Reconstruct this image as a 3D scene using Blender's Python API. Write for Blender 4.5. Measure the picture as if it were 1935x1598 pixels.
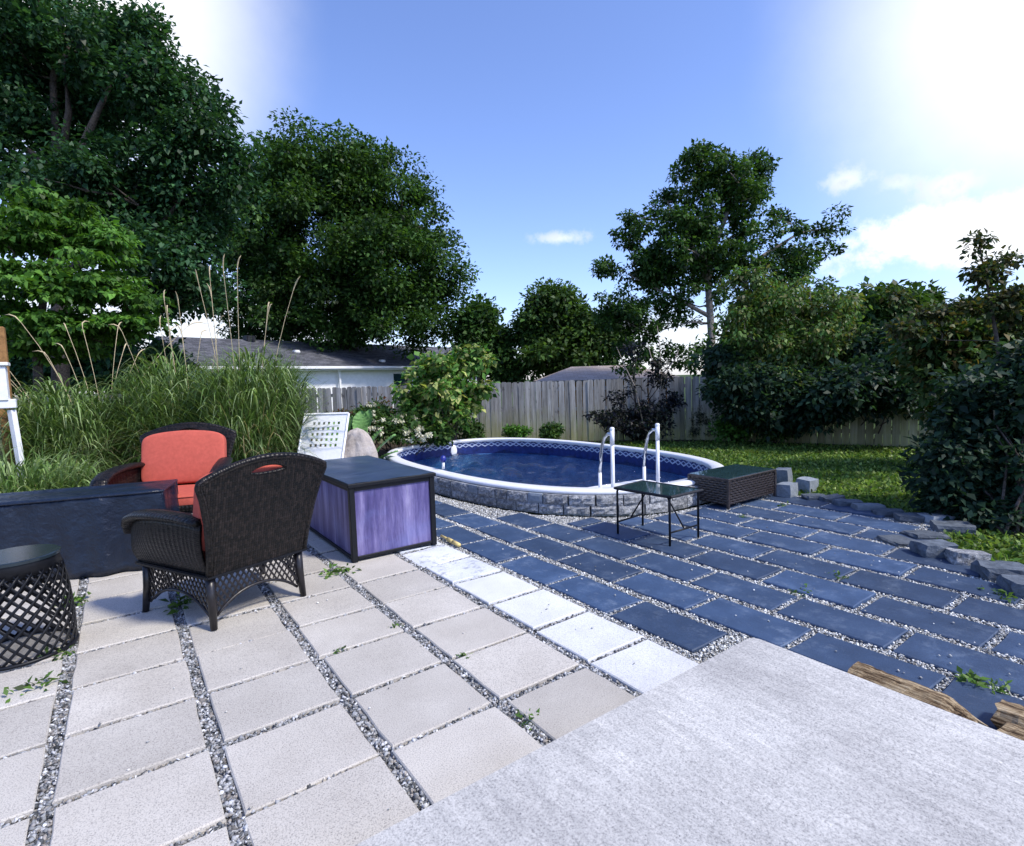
import bpy, bmesh, math, random
import numpy as np
from mathutils import Vector, Matrix
random.seed(7); rng = np.random.default_rng(11)
S = bpy.context.scene
for o in list(bpy.data.objects): bpy.data.objects.remove(o)
C = S.collection
R = math.radians

# ------------------------------------------------------------------ camera
H = 1.65
FW = np.array([0.57751137, 0.81245257, -0.08000894])
RT = np.array([0.81318017, -0.58114890, -0.03168551])
UP = np.array([0.07224009, 0.04676294, 0.99629042])
FPX = 1041.86; CX, CY = 967.5, 799.0
cam_d = bpy.data.cameras.new('camera'); cam = bpy.data.objects.new('camera', cam_d); C.objects.link(cam)
cam_d.sensor_width = 36; cam_d.lens = FPX * 36 / 1935; cam_d.clip_end = 2000; cam_d.clip_start = 0.05
M = Matrix(((RT[0], UP[0], -FW[0], 0), (RT[1], UP[1], -FW[1], 0), (RT[2], UP[2], -FW[2], H), (0, 0, 0, 1)))
cam.matrix_world = M
S.camera = cam
def ray(px, py): return FW + (px - CX) / FPX * RT - (py - CY) / FPX * UP
def P(px, py, dep): return ray(px, py) * dep + np.array([0, 0, H])          # a point at a depth chosen from the thing's size
def G(px, py, z=0.0):
    d = ray(px, py); return np.append((d * ((H - z) / -d[2]))[:2], z)         # a point on a level plane
def PX(dep): return dep / FPX

# ------------------------------------------------------------------ sky, sun, exposure
SUN_AZ, SUN_EL = 152.0, 50.0
W = bpy.data.worlds.new('World'); S.world = W; W.use_nodes = True
nt = W.node_tree; nt.nodes.clear()
def N(t, **k):
    n = nt.nodes.new(t)
    for a, b in k.items(): setattr(n, a, b)
    return n
out = N('ShaderNodeOutputWorld'); bg = N('ShaderNodeBackground'); bg.inputs[1].default_value = 0.132
sky = N('ShaderNodeTexSky', sky_type='NISHITA'); sky.sun_disc = False
sky.sun_elevation = R(SUN_EL); sky.sun_rotation = R(SUN_AZ)
sky.air_density = 1.0; sky.dust_density = 0.6; sky.ozone_density = 5.0
hs = N('ShaderNodeMix', data_type='RGBA', blend_type='MULTIPLY'); hs.inputs[0].default_value = 1
hs.inputs[7].default_value = (1.07, 1.0, 1.18, 1)
nt.links.new(sky.outputs[0], hs.inputs[6])
geo = N('ShaderNodeTexCoord')
nzf = N('ShaderNodeTexNoise'); nzf.inputs['Scale'].default_value = 34; nzf.inputs['Detail'].default_value = 8; nzf.inputs['Roughness'].default_value = .6; nt.links.new(geo.outputs['Generated'], nzf.inputs['Vector'])
nz = N('ShaderNodeTexNoise'); nz.inputs['Scale'].default_value = 11; nz.inputs['Detail'].default_value = 9; nz.inputs['Roughness'].default_value = .62
nt.links.new(geo.outputs['Generated'], nz.inputs['Vector'])
prev = hs.outputs[2]
def cloud(px, py, w, h, amp, lo, hi, op, col=(5.0, 5.15, 5.4)):
    global prev
    d = ray(px, py); d = d / np.linalg.norm(d)
    s = N('ShaderNodeVectorMath', operation='SUBTRACT'); s.inputs[1].default_value = d
    nt.links.new(geo.outputs['Generated'], s.inputs[0])
    m = N('ShaderNodeVectorMath', operation='MULTIPLY'); m.inputs[1].default_value = (1 / w, 1 / w, 1 / h); nt.links.new(s.outputs[0], m.inputs[0])
    l = N('ShaderNodeVectorMath', operation='LENGTH'); nt.links.new(m.outputs[0], l.inputs[0])
    a = N('ShaderNodeMath', operation='MULTIPLY_ADD'); a.inputs[1].default_value = amp; nt.links.new((nzf if w < .06 else nz).outputs[0], a.inputs[0]); nt.links.new(l.outputs['Value'], a.inputs[2])
    mr = N('ShaderNodeMapRange', interpolation_type='SMOOTHSTEP'); mr.inputs[1].default_value = lo + amp * .5; mr.inputs[2].default_value = hi + amp * .5
    mr.inputs[3].default_value = op; mr.inputs[4].default_value = 0; nt.links.new(a.outputs[0], mr.inputs[0])
    mx = N('ShaderNodeMix', data_type='RGBA'); nt.links.new(mr.outputs[0], mx.inputs[0]); nt.links.new(prev, mx.inputs[6]); 
    sh = N('ShaderNodeMapRange'); sh.inputs[1].default_value = .35; sh.inputs[2].default_value = .62; sh.inputs[3].default_value = .80 if w < .2 else .99; sh.inputs[4].default_value = 1.08 if w < .2 else 1.0; nt.links.new(nzf.outputs[0], sh.inputs[0])
    sc_ = N('ShaderNodeMix', data_type='RGBA', blend_type='MULTIPLY'); sc_.inputs[0].default_value = 1; sc_.inputs[6].default_value = (*col, 1); nt.links.new(sh.outputs[0], sc_.inputs[7]); nt.links.new(sc_.outputs[2], mx.inputs[7])
    prev = mx.outputs[2]
cloud(2060, -60, .32, .34, .12, .0, 1.15, .97, (6.2, 6.3, 6.4))   # white glare at the upper right, painted into the sky as soft cloud
cloud(170, -20, .25, .32, .14, .1, 1.15, .92, (6.0, 6.1, 6.2))      # bright cloud behind the left tree, carrying painted glare of that corner
cloud(1880, 432, .19, .060, 2.0, .62, 1.05, .97, (5.6, 5.7, 5.9))          # cumulus on the right
cloud(1795, 350, .036, .022, 2.6, .2, 1.2, .75)
cloud(1600, 340, .036, .019, 2.8, .15, 1.2, .7)
cloud(1060, 450, .052, .013, 3.0, .0, 1.2, .7)
cloud(1700, 345, .030, .014, 3.0, .1, 1.1, .45)
cloud(250, 640, .40, .13, .8, .5, 1.1, .8)               # low cloud behind the left trees
cloud(1200, 650, .22, .07, .8, .4, 1.1, .7)
nt.links.new(prev, bg.inputs[0]); nt.links.new(bg.outputs[0], out.inputs[0])
sl = bpy.data.lights.new('sun', 'SUN'); sl.energy = 2.6; sl.angle = R(7); sl.color = (1, .94, .82)
so = bpy.data.objects.new('sun', sl); C.objects.link(so); so.location = (30, 0, 30)
sd = Vector((math.sin(R(SUN_AZ)) * math.cos(R(SUN_EL)), math.cos(R(SUN_AZ)) * math.cos(R(SUN_EL)), math.sin(R(SUN_EL))))
so.rotation_euler = sd.to_track_quat('Z', 'Y').to_euler()
S.view_settings.view_transform = 'Standard'; S.view_settings.look = 'None'; S.view_settings.gamma = 1
S.view_settings.exposure = 0.84; S.view_settings.use_curve_mapping = False

# ------------------------------------------------------------------ materials
MATS = {}
class MT:
    def __init__(s, name):
        m = bpy.data.materials.new(name); m.use_nodes = True; s.m = m; s.t = m.node_tree; s.t.nodes.clear(); MATS[name] = m
        s.o = s.n('ShaderNodeOutputMaterial'); s.b = s.n('ShaderNodeBsdfPrincipled'); s.l(s.b.outputs[0], s.o.inputs[0])
        s.tc = s.n('ShaderNodeTexCoord')
    def n(s, t, **k):
        n = s.t.nodes.new(t)
        for a, b in k.items(): setattr(n, a, b)
        return n
    def l(s, a, b): s.t.links.new(a, b)
    def noise(s, scale, detail=4, rough=.55, co='Object', stretch=None, rnd=False):
        v = s.tc.outputs[co]
        if stretch or rnd:
            mp = s.n('ShaderNodeMapping'); s.l(v, mp.inputs[0]); mp.inputs[3].default_value = stretch or (1, 1, 1); v = mp.outputs[0]
            if rnd:
                oi = s.n('ShaderNodeObjectInfo'); ml = s.n('ShaderNodeMath', operation='MULTIPLY'); ml.inputs[1].default_value = 57; s.l(oi.outputs['Random'], ml.inputs[0]); s.l(ml.outputs[0], mp.inputs[1])
        z = s.n('ShaderNodeTexNoise'); z.inputs['Scale'].default_value = scale; z.inputs['Detail'].default_value = detail; z.inputs['Roughness'].default_value = rough
        s.l(v, z.inputs['Vector']); return z.outputs[0]
    def ramp(s, fac, stops):
        r = s.n('ShaderNodeValToRGB'); e = r.color_ramp.elements
        while len(e) < len(stops): e.new(.5)
        for i, (p, c) in enumerate(stops): e[i].position = p; e[i].color = (*c, 1)
        s.l(fac, r.inputs[0]); return r.outputs[0]
    def mix(s, a, b, fac, mode='MIX'):
        x = s.n('ShaderNodeMix', data_type='RGBA', blend_type=mode)
        for i, v in ((0, fac), (6, a), (7, b)):
            if isinstance(v, (int, float)): x.inputs[i].default_value = v
            elif isinstance(v, tuple): x.inputs[i].default_value = (*v, 1)
            else: s.l(v, x.inputs[i])
        return x.outputs[2]
    def math(s, op, a, b=None, c=None):
        x = s.n('ShaderNodeMath', operation=op)
        for i, v in enumerate((a, b, c)):
            if v is None: continue
            if isinstance(v, (int, float)): x.inputs[i].default_value = v
            else: s.l(v, x.inputs[i])
        return x.outputs[0]
    def sep(s, v):
        x = s.n('ShaderNodeSeparateXYZ'); s.l(v, x.inputs[0]); return x.outputs
    def rnd(s, lo, hi):
        oi = s.n('ShaderNodeObjectInfo'); mr = s.n('ShaderNodeMapRange'); mr.inputs[3].default_value = lo; mr.inputs[4].default_value = hi; s.l(oi.outputs['Random'], mr.inputs[0]); return mr.outputs[0]
    def val(s, col, f): return s.mix(col, f, 1.0, 'MULTIPLY')
    def col(s, c):
        if isinstance(c, tuple): s.b.inputs['Base Color'].default_value = (*c, 1)
        else: s.l(c, s.b.inputs['Base Color'])
    def fin(s, rough=.6, bump=None, strength=.4, dist=.01, spec=.5, metal=0):
        s.b.inputs['Roughness'].default_value = rough; s.b.inputs['Specular IOR Level'].default_value = spec; s.b.inputs['Metallic'].default_value = metal
        if bump is not None:
            b = s.n('ShaderNodeBump'); b.inputs['Strength'].default_value = strength; b.inputs['Distance'].default_value = dist
            s.l(bump, b.inputs['Height']); s.l(b.outputs[0], s.b.inputs['Normal'])
        return s.m
def simple(name, c, rough=.5, spec=.5, metal=0, var=.25, scale=14, bump=.1, dist=.004):
    m = MT(name); z = m.noise(scale, 5)
    m.col(m.ramp(z, [(.3, tuple(x * (1 - var) for x in c)), (.7, tuple(x * (1 + var) for x in c))]))
    return m.fin(rough, z, bump, dist, spec, metal)

def stone_mat(name, c, c2, speck, tint=.1, dirt=(.16, .15, .13), dirt_lo=.66):
    m = MT(name)
    big = m.noise(2.2, 6, .6, rnd=True); fine = m.noise(170, 3, .7, rnd=True); mid = m.noise(14, 6, .65, rnd=True)
    base = m.ramp(big, [(.32, c), (.68, c2)])
    base = m.mix(base, m.ramp(fine, [(.36, (.25, .25, .27)), (.5, (1, 1, 1)), (.66, (1.0, 1.0, 1.0)), (.75, (1.5, 1.5, 1.5))]), speck, 'MULTIPLY')
    base = m.mix(base, dirt, m.math('MULTIPLY', m.ramp(mid, [(dirt_lo, (0, 0, 0)), (dirt_lo + .16, (1, 1, 1))]), .55))
    base = m.mix(base, m.rnd(1 - tint, 1 + tint), 1.0, 'MULTIPLY')
    m.col(base); return m.fin(.85, m.math('ADD', fine, m.math('MULTIPLY', mid, 1.5)), .35, .004, .3)
stone_mat('pale_paver', (.44, .41, .365), (.54, .51, .46), .65, .09, (.30, .27, .25))
stone_mat('white_paver', (.56, .57, .58), (.70, .71, .72), .5, .06, (.35, .36, .38))
stone_mat('worn_paver', (.55, .58, .62), (.72, .74, .77), .4, .05, (.10, .11, .12), .53)
m = MT('concrete'); big = m.noise(1.1, 6, .6); stk = m.noise(38, 5, .7, stretch=(1, .12, 1)); fine = m.noise(120, 3, .7); pit = m.noise(75, 2, .5); st = m.noise(2.6, 3, .5)
c = m.ramp(big, [(.30, (.37, .36, .345)), (.52, (.49, .48, .455)), (.72, (.61, .60, .57))])
c = m.mix(c, m.ramp(stk, [(.3, (.72, .73, .75)), (.7, (1.18, 1.18, 1.18))]), .75, 'MULTIPLY'); c = m.mix(c, m.ramp(fine, [(.34, (.5, .5, .52)), (.5, (1, 1, 1)), (.72, (1.3, 1.3, 1.3))]), .8, 'MULTIPLY')
c = m.mix(c, (.10, .10, .11), m.math('MULTIPLY', m.ramp(pit, [(.68, (0, 0, 0)), (.73, (1, 1, 1))]), .7)); c = m.mix(c, (.33, .26, .19), m.math('MULTIPLY', m.ramp(st, [(.70, (0, 0, 0)), (.78, (1, 1, 1))]), .45))
m.col(c); m.fin(.88, m.math('ADD', stk, fine), .35, .004, .25)
m = MT('slate')
z = m.noise(3.5, 8, .65, rnd=True); z2 = m.noise(22, 6, .7, stretch=(1, .35, 1), rnd=True); z3 = m.noise(150, 2, .6, rnd=True)
b_ = m.ramp(z, [(.3, (.020, .042, .090)), (.55, (.032, .062, .128)), (.75, (.06, .10, .18))])
z4 = m.noise(6, 7, .75, rnd=True)
b_ = m.mix(b_, (.17, .22, .30), m.math('MULTIPLY', m.ramp(z4, [(.54, (0, 0, 0)), (.74, (1, 1, 1))]), .6))
b_ = m.mix(b_, (.24, .27, .32), m.math('MULTIPLY', m.ramp(z2, [(.60, (0, 0, 0)), (.8, (1, 1, 1))]), .4))
b_ = m.mix(b_, m.ramp(z3, [(.35, (.6, .6, .6)), (.7, (1.25, 1.25, 1.25))]), .6, 'MULTIPLY')
m.col(m.mix(b_, m.rnd(.75, 1.35), 1.0, 'MULTIPLY')); m.fin(.62, m.math('ADD', z2, m.math('MULTIPLY', z3, .5)), .45, .005, .45)

def attr_mat(name, rough=.8, spec=.3, transl=0.0, nscale=0, tcol=(1.25, 1.25, .55)):
    m = MT(name); a = m.n('ShaderNodeAttribute'); a.attribute_name = 'Col'
    c = a.outputs['Color']
    if nscale: c = m.mix(c, m.ramp(m.noise(nscale, 4), [(.3, (.7, .7, .7)), (.7, (1.3, 1.3, 1.3))]), 1.0, 'MULTIPLY')
    m.col(c); m.fin(rough, None, spec=spec)
    if transl:
        t = m.n('ShaderNodeBsdfTranslucent'); m.l(m.mix(c, tcol, 1.0, 'MULTIPLY'), t.inputs[0])
        x = m.n('ShaderNodeMixShader'); x.inputs[0].default_value = transl; m.l(m.b.outputs[0], x.inputs[1]); m.l(t.outputs[0], x.inputs[2]); m.l(x.outputs[0], m.o.inputs[0])
    return m.m
attr_mat('gravel', .8, .3, 0, 60); attr_mat('leaf', .5, .28, .36); attr_mat('blade', .5, .4, .3); attr_mat('flower', .7, .2, .25, tcol=(1, 1, 1))
simple('gravel_dust', (.26, .26, .27), .95, .1, 0, .5, 60, .6, .01)
simple('soil', (.05, .038, .028), .95, .1, 0, .5, 25, .6, .03)
simple('turf', (.045, .075, .022), .95, .1, 0, .5, 9, .5, .03)
simple('bark', (.085, .07, .06), .9, .2, 0, .5, 22, .8, .03)
simple('bark_pale', (.26, .23, .20), .9, .2, 0, .45, 22, .7, .02)
simple('stem', (.28, .24, .20), .8, .2, 0, .3, 30)
simple('white_vinyl', (.78, .79, .81), .35, .5, 0, .05, 20, .05)
simple('white_paint', (.74, .75, .77), .5, .4, 0, .08, 14, .1)
simple('house_siding', (.78, .79, .82), .6, .3, 0, .06, 6, .1)
simple('black_metal', (.006, .007, .010), .45, .28, 0, .3, 30, .1)
simple('dark_tabletop', (.016, .026, .034), .22, .5, 0, .25, 12, .05)
simple('glass_top', (.02, .045, .05), .05, .8, 0, .2, 8, .02)
simple('chrome', (.55, .58, .62), .18, .5, 1, .05, 20, .02)
simple('coral_fabric', (.47, .098, .070), .85, .2, 0, .10, 30, .25, .004)
simple('wood_post', (.28, .15, .06), .8, .2, 0, .3, 18)
simple('hose_yellow', (.70, .55, .22), .5, .4, 0, .15, 20)
simple('blue_plastic', (.02, .03, .22), .25, .5, 0, .1, 20)
simple('dark_vent', (.02, .022, .028), .6, .3)
simple('plume', (.52, .43, .27), .9, .1, 0, .25, 40)
# pool liner wall: navy with a printed wave-and-diamond border; UV in metres (u along the wall, v below the rim)
m = MT('pool_liner'); uv = m.sep(m.tc.outputs['UV'])
u_ = m.math('MULTIPLY', uv[0], 1 / .30)
fr = m.math('FRACT', u_); tri = m.math('ABSOLUTE', m.math('SUBTRACT', fr, .5))            # 0..0.5 triangle
def band(vc, amp, th, ph=0):
    t = m.math('ABSOLUTE', m.math('SUBTRACT', m.math('FRACT', m.math('ADD', u_, ph)), .5))
    y = m.math('MULTIPLY_ADD', t, amp, vc - amp * .25)
    return m.math('LESS_THAN', m.math('ABSOLUTE', m.math('SUBTRACT', uv[1], y)), th)
k = m.math('MAXIMUM', band(.115, .16, .014), band(.115, -.16, .009))
dash = m.math('MULTIPLY', m.math('LESS_THAN', m.math('ABSOLUTE', m.math('SUBTRACT', uv[1], .052)), .012), m.math('LESS_THAN', tri, .30))
k = m.math('MAXIMUM', k, dash)
zz = m.noise(11, 5, .7)
base = m.ramp(zz, [(.35, (.006, .012, .085)), (.6, (.012, .028, .16)), (.78, (.03, .075, .28))])
low = m.ramp(m.noise(6, 6, .7), [(.35, (.06, .18, .42)), (.6, (.12, .30, .58)), (.8, (.30, .52, .74))])
base = m.mix(base, low, m.math('GREATER_THAN', uv[1], .33))
m.col(m.mix(base, (.50, .58, .74), m.math('MULTIPLY', k, .85))); m.fin(.35, spec=.5)
m = MT('pool_floor'); zz = m.noise(6, 6, .7); m.col(m.ramp(zz, [(.35, (.06, .18, .42)), (.6, (.12, .30, .58)), (.8, (.30, .52, .74))])); m.fin(.6)
# water: Fresnel mix of clear, blue-tinted passing light and mirror reflection on ripples
m = MT('water'); m.t.nodes.remove(m.b)
tr = m.n('ShaderNodeBsdfTransparent'); tr.inputs[0].default_value = (.78, .92, .99, 1)
gl = m.n('ShaderNodeBsdfGlossy'); gl.inputs['Roughness'].default_value = .03
fz = m.n('ShaderNodeFresnel'); fz.inputs[0].default_value = 1.62
wn = m.noise(11, 3, .5, stretch=(1.5, .8, 1)); wn2 = m.noise(24, 2, .5)
bp = m.n('ShaderNodeBump'); bp.inputs['Strength'].default_value = 1.0; bp.inputs['Distance'].default_value = .045
m.l(m.math('ADD', wn, m.math('MULTIPLY', wn2, .8)), bp.inputs['Height']); m.l(bp.outputs[0], gl.inputs['Normal']); m.l(bp.outputs[0], fz.inputs['Normal'])
x = m.n('ShaderNodeMixShader'); m.l(fz.outputs[0], x.inputs[0]); m.l(tr.outputs[0], x.inputs[1]); m.l(gl.outputs[0], x.inputs[2]); m.l(x.outputs[0], m.o.inputs[0])
# wall blocks
m = MT('wall_block'); z = m.noise(26, 8, .75, rnd=True); z2 = m.noise(9, 5, .6, rnd=True)
c = m.ramp(z, [(.32, (.07, .075, .085)), (.48, (.27, .28, .295)), (.66, (.60, .61, .62))]); c = m.mix(c, m.rnd(.7, 1.2), 1.0, 'MULTIPLY')
m.col(c); m.fin(.85, m.math('ADD', z, z2), 1.0, .03, .3)
m = MT('cut_block'); z = m.noise(30, 6, .7, rnd=True); m.col(m.mix(m.ramp(z, [(.3, (.15, .18, .21)), (.7, (.27, .30, .34))]), m.rnd(.75, 1.2), 1.0, 'MULTIPLY')); m.fin(.85, z, .5, .01)
m = MT('edging_stone'); z = m.noise(12, 8, .7, rnd=True); m.col(m.mix(m.ramp(z, [(.3, (.05, .065, .085)), (.7, (.16, .19, .23))]), m.rnd(.4, 1.1), 1.0, 'MULTIPLY')); m.fin(.8, z, .8, .03)
m = MT('boulder'); z = m.noise(4, 9, .68); z2 = m.noise(3, 6, .7, stretch=(1, 1, .3)); m.col(m.ramp(m.math('MULTIPLY_ADD', z2, .5, m.math('MULTIPLY', z, .5)), [(.34, (.16, .13, .11)), (.5, (.42, .37, .33)), (.68, (.62, .57, .53))])); m.fin(.9, z, .8, .05)
# weathered fence: grey-brown grain, yellow-green tint growing towards the bottom of the boards
m = MT('fence_board'); g = m.noise(16, 7, .7, stretch=(1, 1, .07), rnd=True); k = m.noise(5, 3, .5, rnd=True, stretch=(1.5, 1, .8))
c = m.ramp(g, [(.28, (.13, .12, .105)), (.5, (.33, .315, .285)), (.74, (.56, .545, .51))]); c = m.mix(c, (.05, .043, .038), m.math('MULTIPLY', m.ramp(k, [(.66, (0, 0, 0)), (.74, (1, 1, 1))]), .7))
zz = m.sep(m.tc.outputs['Object'])[2]
low_tint = m.n('ShaderNodeMapRange'); low_tint.inputs[1].default_value = .95; low_tint.inputs[2].default_value = .05; m.l(m.math('ADD', zz, m.math('MULTIPLY', m.math('SUBTRACT', k, .5), .9)), low_tint.inputs[0])
c = m.mix(c, (.33, .33, .09), m.math('MULTIPLY', low_tint.outputs[0], .62)); m.col(m.mix(c, m.rnd(.72, 1.25), 1.0, 'MULTIPLY')); m.fin(.9, g, .5, .006, .2)
m = MT('shingles'); br = m.n('ShaderNodeTexBrick'); m.l(m.tc.outputs['UV'], br.inputs[0]); br.inputs['Scale'].default_value = 1; br.inputs['Brick Width'].default_value = .34; br.inputs['Row Height'].default_value = .15
br.inputs['Mortar Size'].default_value = .008; br.inputs['Color1'].default_value = (.045, .048, .062, 1); br.inputs['Color2'].default_value = (.12, .125, .15, 1); br.inputs['Mortar'].default_value = (.02, .02, .025, 1)
m.col(m.mix(br.outputs[0], m.ramp(m.noise(9, 5, .7), [(.3, (.7, .7, .7)), (.7, (1.4, 1.4, 1.4))]), 1.0, 'MULTIPLY')); m.fin(.9, br.outputs[1], .5, .02)
m = MT('shed_shingles'); br = m.n('ShaderNodeTexBrick'); m.l(m.tc.outputs['UV'], br.inputs[0]); br.inputs['Scale'].default_value = 1; br.inputs['Brick Width'].default_value = .34; br.inputs['Row Height'].default_value = .15
br.inputs['Mortar Size'].default_value = .006; br.inputs['Color1'].default_value = (.34, .28, .24, 1); br.inputs['Color2'].default_value = (.44, .37, .33, 1); br.inputs['Mortar'].default_value = (.16, .15, .14, 1)
m.col(br.outputs[0]); m.fin(.9)
# wicker: rows of woven strands, UV in metres
def wicker(name, dark, light, bw, rh, spec=.5, rough=.38):
    m = MT(name); br = m.n('ShaderNodeTexBrick'); m.l(m.tc.outputs['UV'], br.inputs[0]); br.inputs['Scale'].default_value = 1
    br.inputs['Brick Width'].default_value = bw; br.inputs['Row Height'].default_value = rh; br.inputs['Mortar Size'].default_value = rh * .13; br.inputs['Mortar Smooth'].default_value = 1
    br.inputs['Color1'].default_value = (*dark, 1); br.inputs['Color2'].default_value = (*light, 1); br.inputs['Mortar'].default_value = (.002, .002, .002, 1); br.inputs['Bias'].default_value = -.2
    uv = m.sep(m.tc.outputs['UV']); wv = m.math('SINE', m.math('MULTIPLY', uv[0], 2 * math.pi / bw))
    m.col(br.outputs[0]); return m.fin(rough, m.math('ADD', m.math('SUBTRACT', 1, br.outputs[1]), m.math('MULTIPLY', wv, .25)), 1.0, .006, spec)
wicker('wicker', (.003, .003, .0035), (.026, .019, .017), .034, .017, .3, .4)
simple('wicker_strand', (.035, .027, .027), .35, .6, 0, .6, 40, .2)
simple('wicker_trim', (.012, .010, .011), .35, .5, 0, .4, 40, .3)
m = MT('vinyl_cover'); z = m.noise(3, 5, .6); z2 = m.noise(18, 5, .6); m.col(m.ramp(z, [(.3, (.003, .007, .019)), (.7, (.007, .015, .034))])); m.fin(.36, m.math('ADD', z, m.math('MULTIPLY', z2, .25)), .7, .05, .5)
m = MT('box_panel'); z = m.noise(2.6, 7, .65, stretch=(3.2, 3.2, .28), rnd=True); z2 = m.noise(30, 6, .75, stretch=(2, 2, .3)); z3 = m.noise(3.0, 4, .6)
c = m.ramp(z, [(.30, (.040, .034, .13)), (.47, (.090, .076, .21)), (.62, (.20, .175, .35)), (.80, (.42, .39, .54))]); c = m.mix(c, m.ramp(z2, [(.3, (.6, .6, .65)), (.65, (1.15, 1.15, 1.15))]), .8, 'MULTIPLY')
m.col(m.mix(c, (.15, .18, .42), m.math('MULTIPLY', m.ramp(z3, [(.5, (0, 0, 0)), (.7, (1, 1, 1))]), .35))); m.fin(.5, z2, .2, .004, .4)
m = MT('box_lid'); z = m.noise(3, 7, .7, stretch=(1, 4, 1)); m.col(m.ramp(z, [(.3, (.030, .050, .095)), (.6, (.055, .085, .155)), (.78, (.12, .17, .26))])); m.fin(.28, z, .25, .006, .6)
m = MT('split_wood'); z = m.noise(9, 8, .75, stretch=(6, .35, 6)); m.col(m.ramp(z, [(.38, (.020, .013, .009)), (.46, (.17, .11, .06)), (.56, (.46, .35, .21)), (.70, (.72, .62, .46))])); m.fin(.85, z, 1.0, .02, .2)

# ------------------------------------------------------------------ mesh helpers
class MB:
    def __init__(s): s.v = []; s.f = []; s.uv = []
    def add(s, vs, fs, uvs=None):
        b = len(s.v); s.v += [tuple(map(float, q)) for q in vs]
        s.f += [tuple(b + i for i in f) for f in fs]
        s.uv += [tuple(uvs[i]) if uvs is not None else (0, 0) for f in fs for i in f]; return s
    def box(s, c, d, bev=0, rot=None):
        bm = bmesh.new(); bmesh.ops.create_cube(bm, size=1); bmesh.ops.scale(bm, vec=Vector(d), verts=bm.verts)
        if bev: bmesh.ops.bevel(bm, geom=bm.edges[:], offset=bev, segments=1 if bev < .02 else 2, affect='EDGES')
        if rot is not None: bmesh.ops.transform(bm, matrix=rot.to_4x4(), verts=bm.verts)
        bm.verts.index_update(); vs = [tuple(v.co + Vector(c)) for v in bm.verts]; fs = [tuple(v.index for v in f.verts) for f in bm.faces]
        us = [(v[0] + v[1], v[2]) for v in vs]; bm.free(); return s.add(vs, fs, us)
    def tube(s, path, rad, n=8, sq=(1, 1), cap=True):
        pts = [Vector(q) for q in path]; rr = rad if hasattr(rad, '__len__') else [rad] * len(pts)
        vs = []; us = []; fs = []; d = 0; ref = Vector((0, 0, 1))
        for i, q in enumerate(pts):
            t = (pts[min(i + 1, len(pts) - 1)] - pts[max(i - 1, 0)]).normalized()
            if abs(t.z) > .95: ref = Vector((0, 1, 0)) if i == 0 else ref
            a = t.cross(ref); a = a.normalized() if a.length > 1e-4 else Vector((1, 0, 0)); b = a.cross(t).normalized()
            if i: d += (q - pts[i - 1]).length
            for k in range(n):
                th = 2 * math.pi * k / n; vs.append(q + a * (math.cos(th) * rr[i] * sq[0]) + b * (math.sin(th) * rr[i] * sq[1])); us.append((d, th * rr[i]))
        for i in range(len(pts) - 1):
            for k in range(n): fs.append((i * n + k, i * n + (k + 1) % n, (i + 1) * n + (k + 1) % n, (i + 1) * n + k))
        if cap: fs.append(tuple(range(n - 1, -1, -1))); fs.append(tuple((len(pts) - 1) * n + k for k in range(n)))
        return s.add(vs, fs, us)
    def grid(s, fn, nu, nv, uvf=None):
        vs = []; us = []
        for j in range(nv + 1):
            for i in range(nu + 1):
                vs.append(fn(i / nu, j / nv)); us.append(uvf(i / nu, j / nv) if uvf else (i / nu, j / nv))
        fs = [(j * (nu + 1) + i, j * (nu + 1) + i + 1, (j + 1) * (nu + 1) + i + 1, (j + 1) * (nu + 1) + i) for j in range(nv) for i in range(nu)]
        return s.add(vs, fs, us)
    def lathe(s, prof, n=24, c=(0, 0, 0)):
        return s.grid(lambda u, v: _lathe(prof, u, v, c), n, len(prof) - 1)
    def shift(s, d): s.v = [(a - d[0], b - d[1], c - d[2]) for a, b, c in s.v]; return s
    def build(s, name, mat, parent=None, smooth=False, solid=0):
        me = bpy.data.meshes.new(name); me.from_pydata(s.v, [], s.f); ul = me.uv_layers.new(name='UVMap')
        ul.data.foreach_set('uv', np.array(s.uv, dtype=np.float32).ravel()); me.materials.append(MATS[mat])
        if smooth: me.polygons.foreach_set('use_smooth', [True] * len(me.polygons))
        me.update(); o = bpy.data.objects.new(name, me); C.objects.link(o); o.parent = parent
        if solid: md = o.modifiers.new('s', 'SOLIDIFY'); md.thickness = solid; md.offset = 0
        return o
def _lathe(prof, u, v, c):
    i = round(v * (len(prof) - 1)); r, z = prof[i]; return (c[0] + r * math.cos(2 * math.pi * u), c[1] + r * math.sin(2 * math.pi * u), c[2] + z)
def npmesh(name, V, F, mat, parent=None, cols=None, smooth=False):
    me = bpy.data.meshes.new(name); n = F.shape[1]
    me.vertices.add(len(V)); me.vertices.foreach_set('co', V.astype(np.float32).ravel())
    me.loops.add(F.size); me.loops.foreach_set('vertex_index', F.astype(np.int32).ravel())
    me.polygons.add(len(F)); me.polygons.foreach_set('loop_start', np.arange(0, F.size, n, dtype=np.int32)); me.polygons.foreach_set('loop_total', np.full(len(F), n, dtype=np.int32))
    if cols is not None:
        a = me.color_attributes.new('Col', 'FLOAT_COLOR', 'POINT'); a.data.foreach_set('color', np.c_[cols, np.ones(len(cols))].astype(np.float32).ravel())
    me.materials.append(MATS[mat]); me.update(); me.validate()
    if smooth: me.polygons.foreach_set('use_smooth', [True] * len(me.polygons))
    o = bpy.data.objects.new(name, me); C.objects.link(o); o.parent = parent; return o
def tag(o, label, cat, group=None):
    o['label'] = label; o['category'] = cat
    if group: o['group'] = group
    return o
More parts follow.
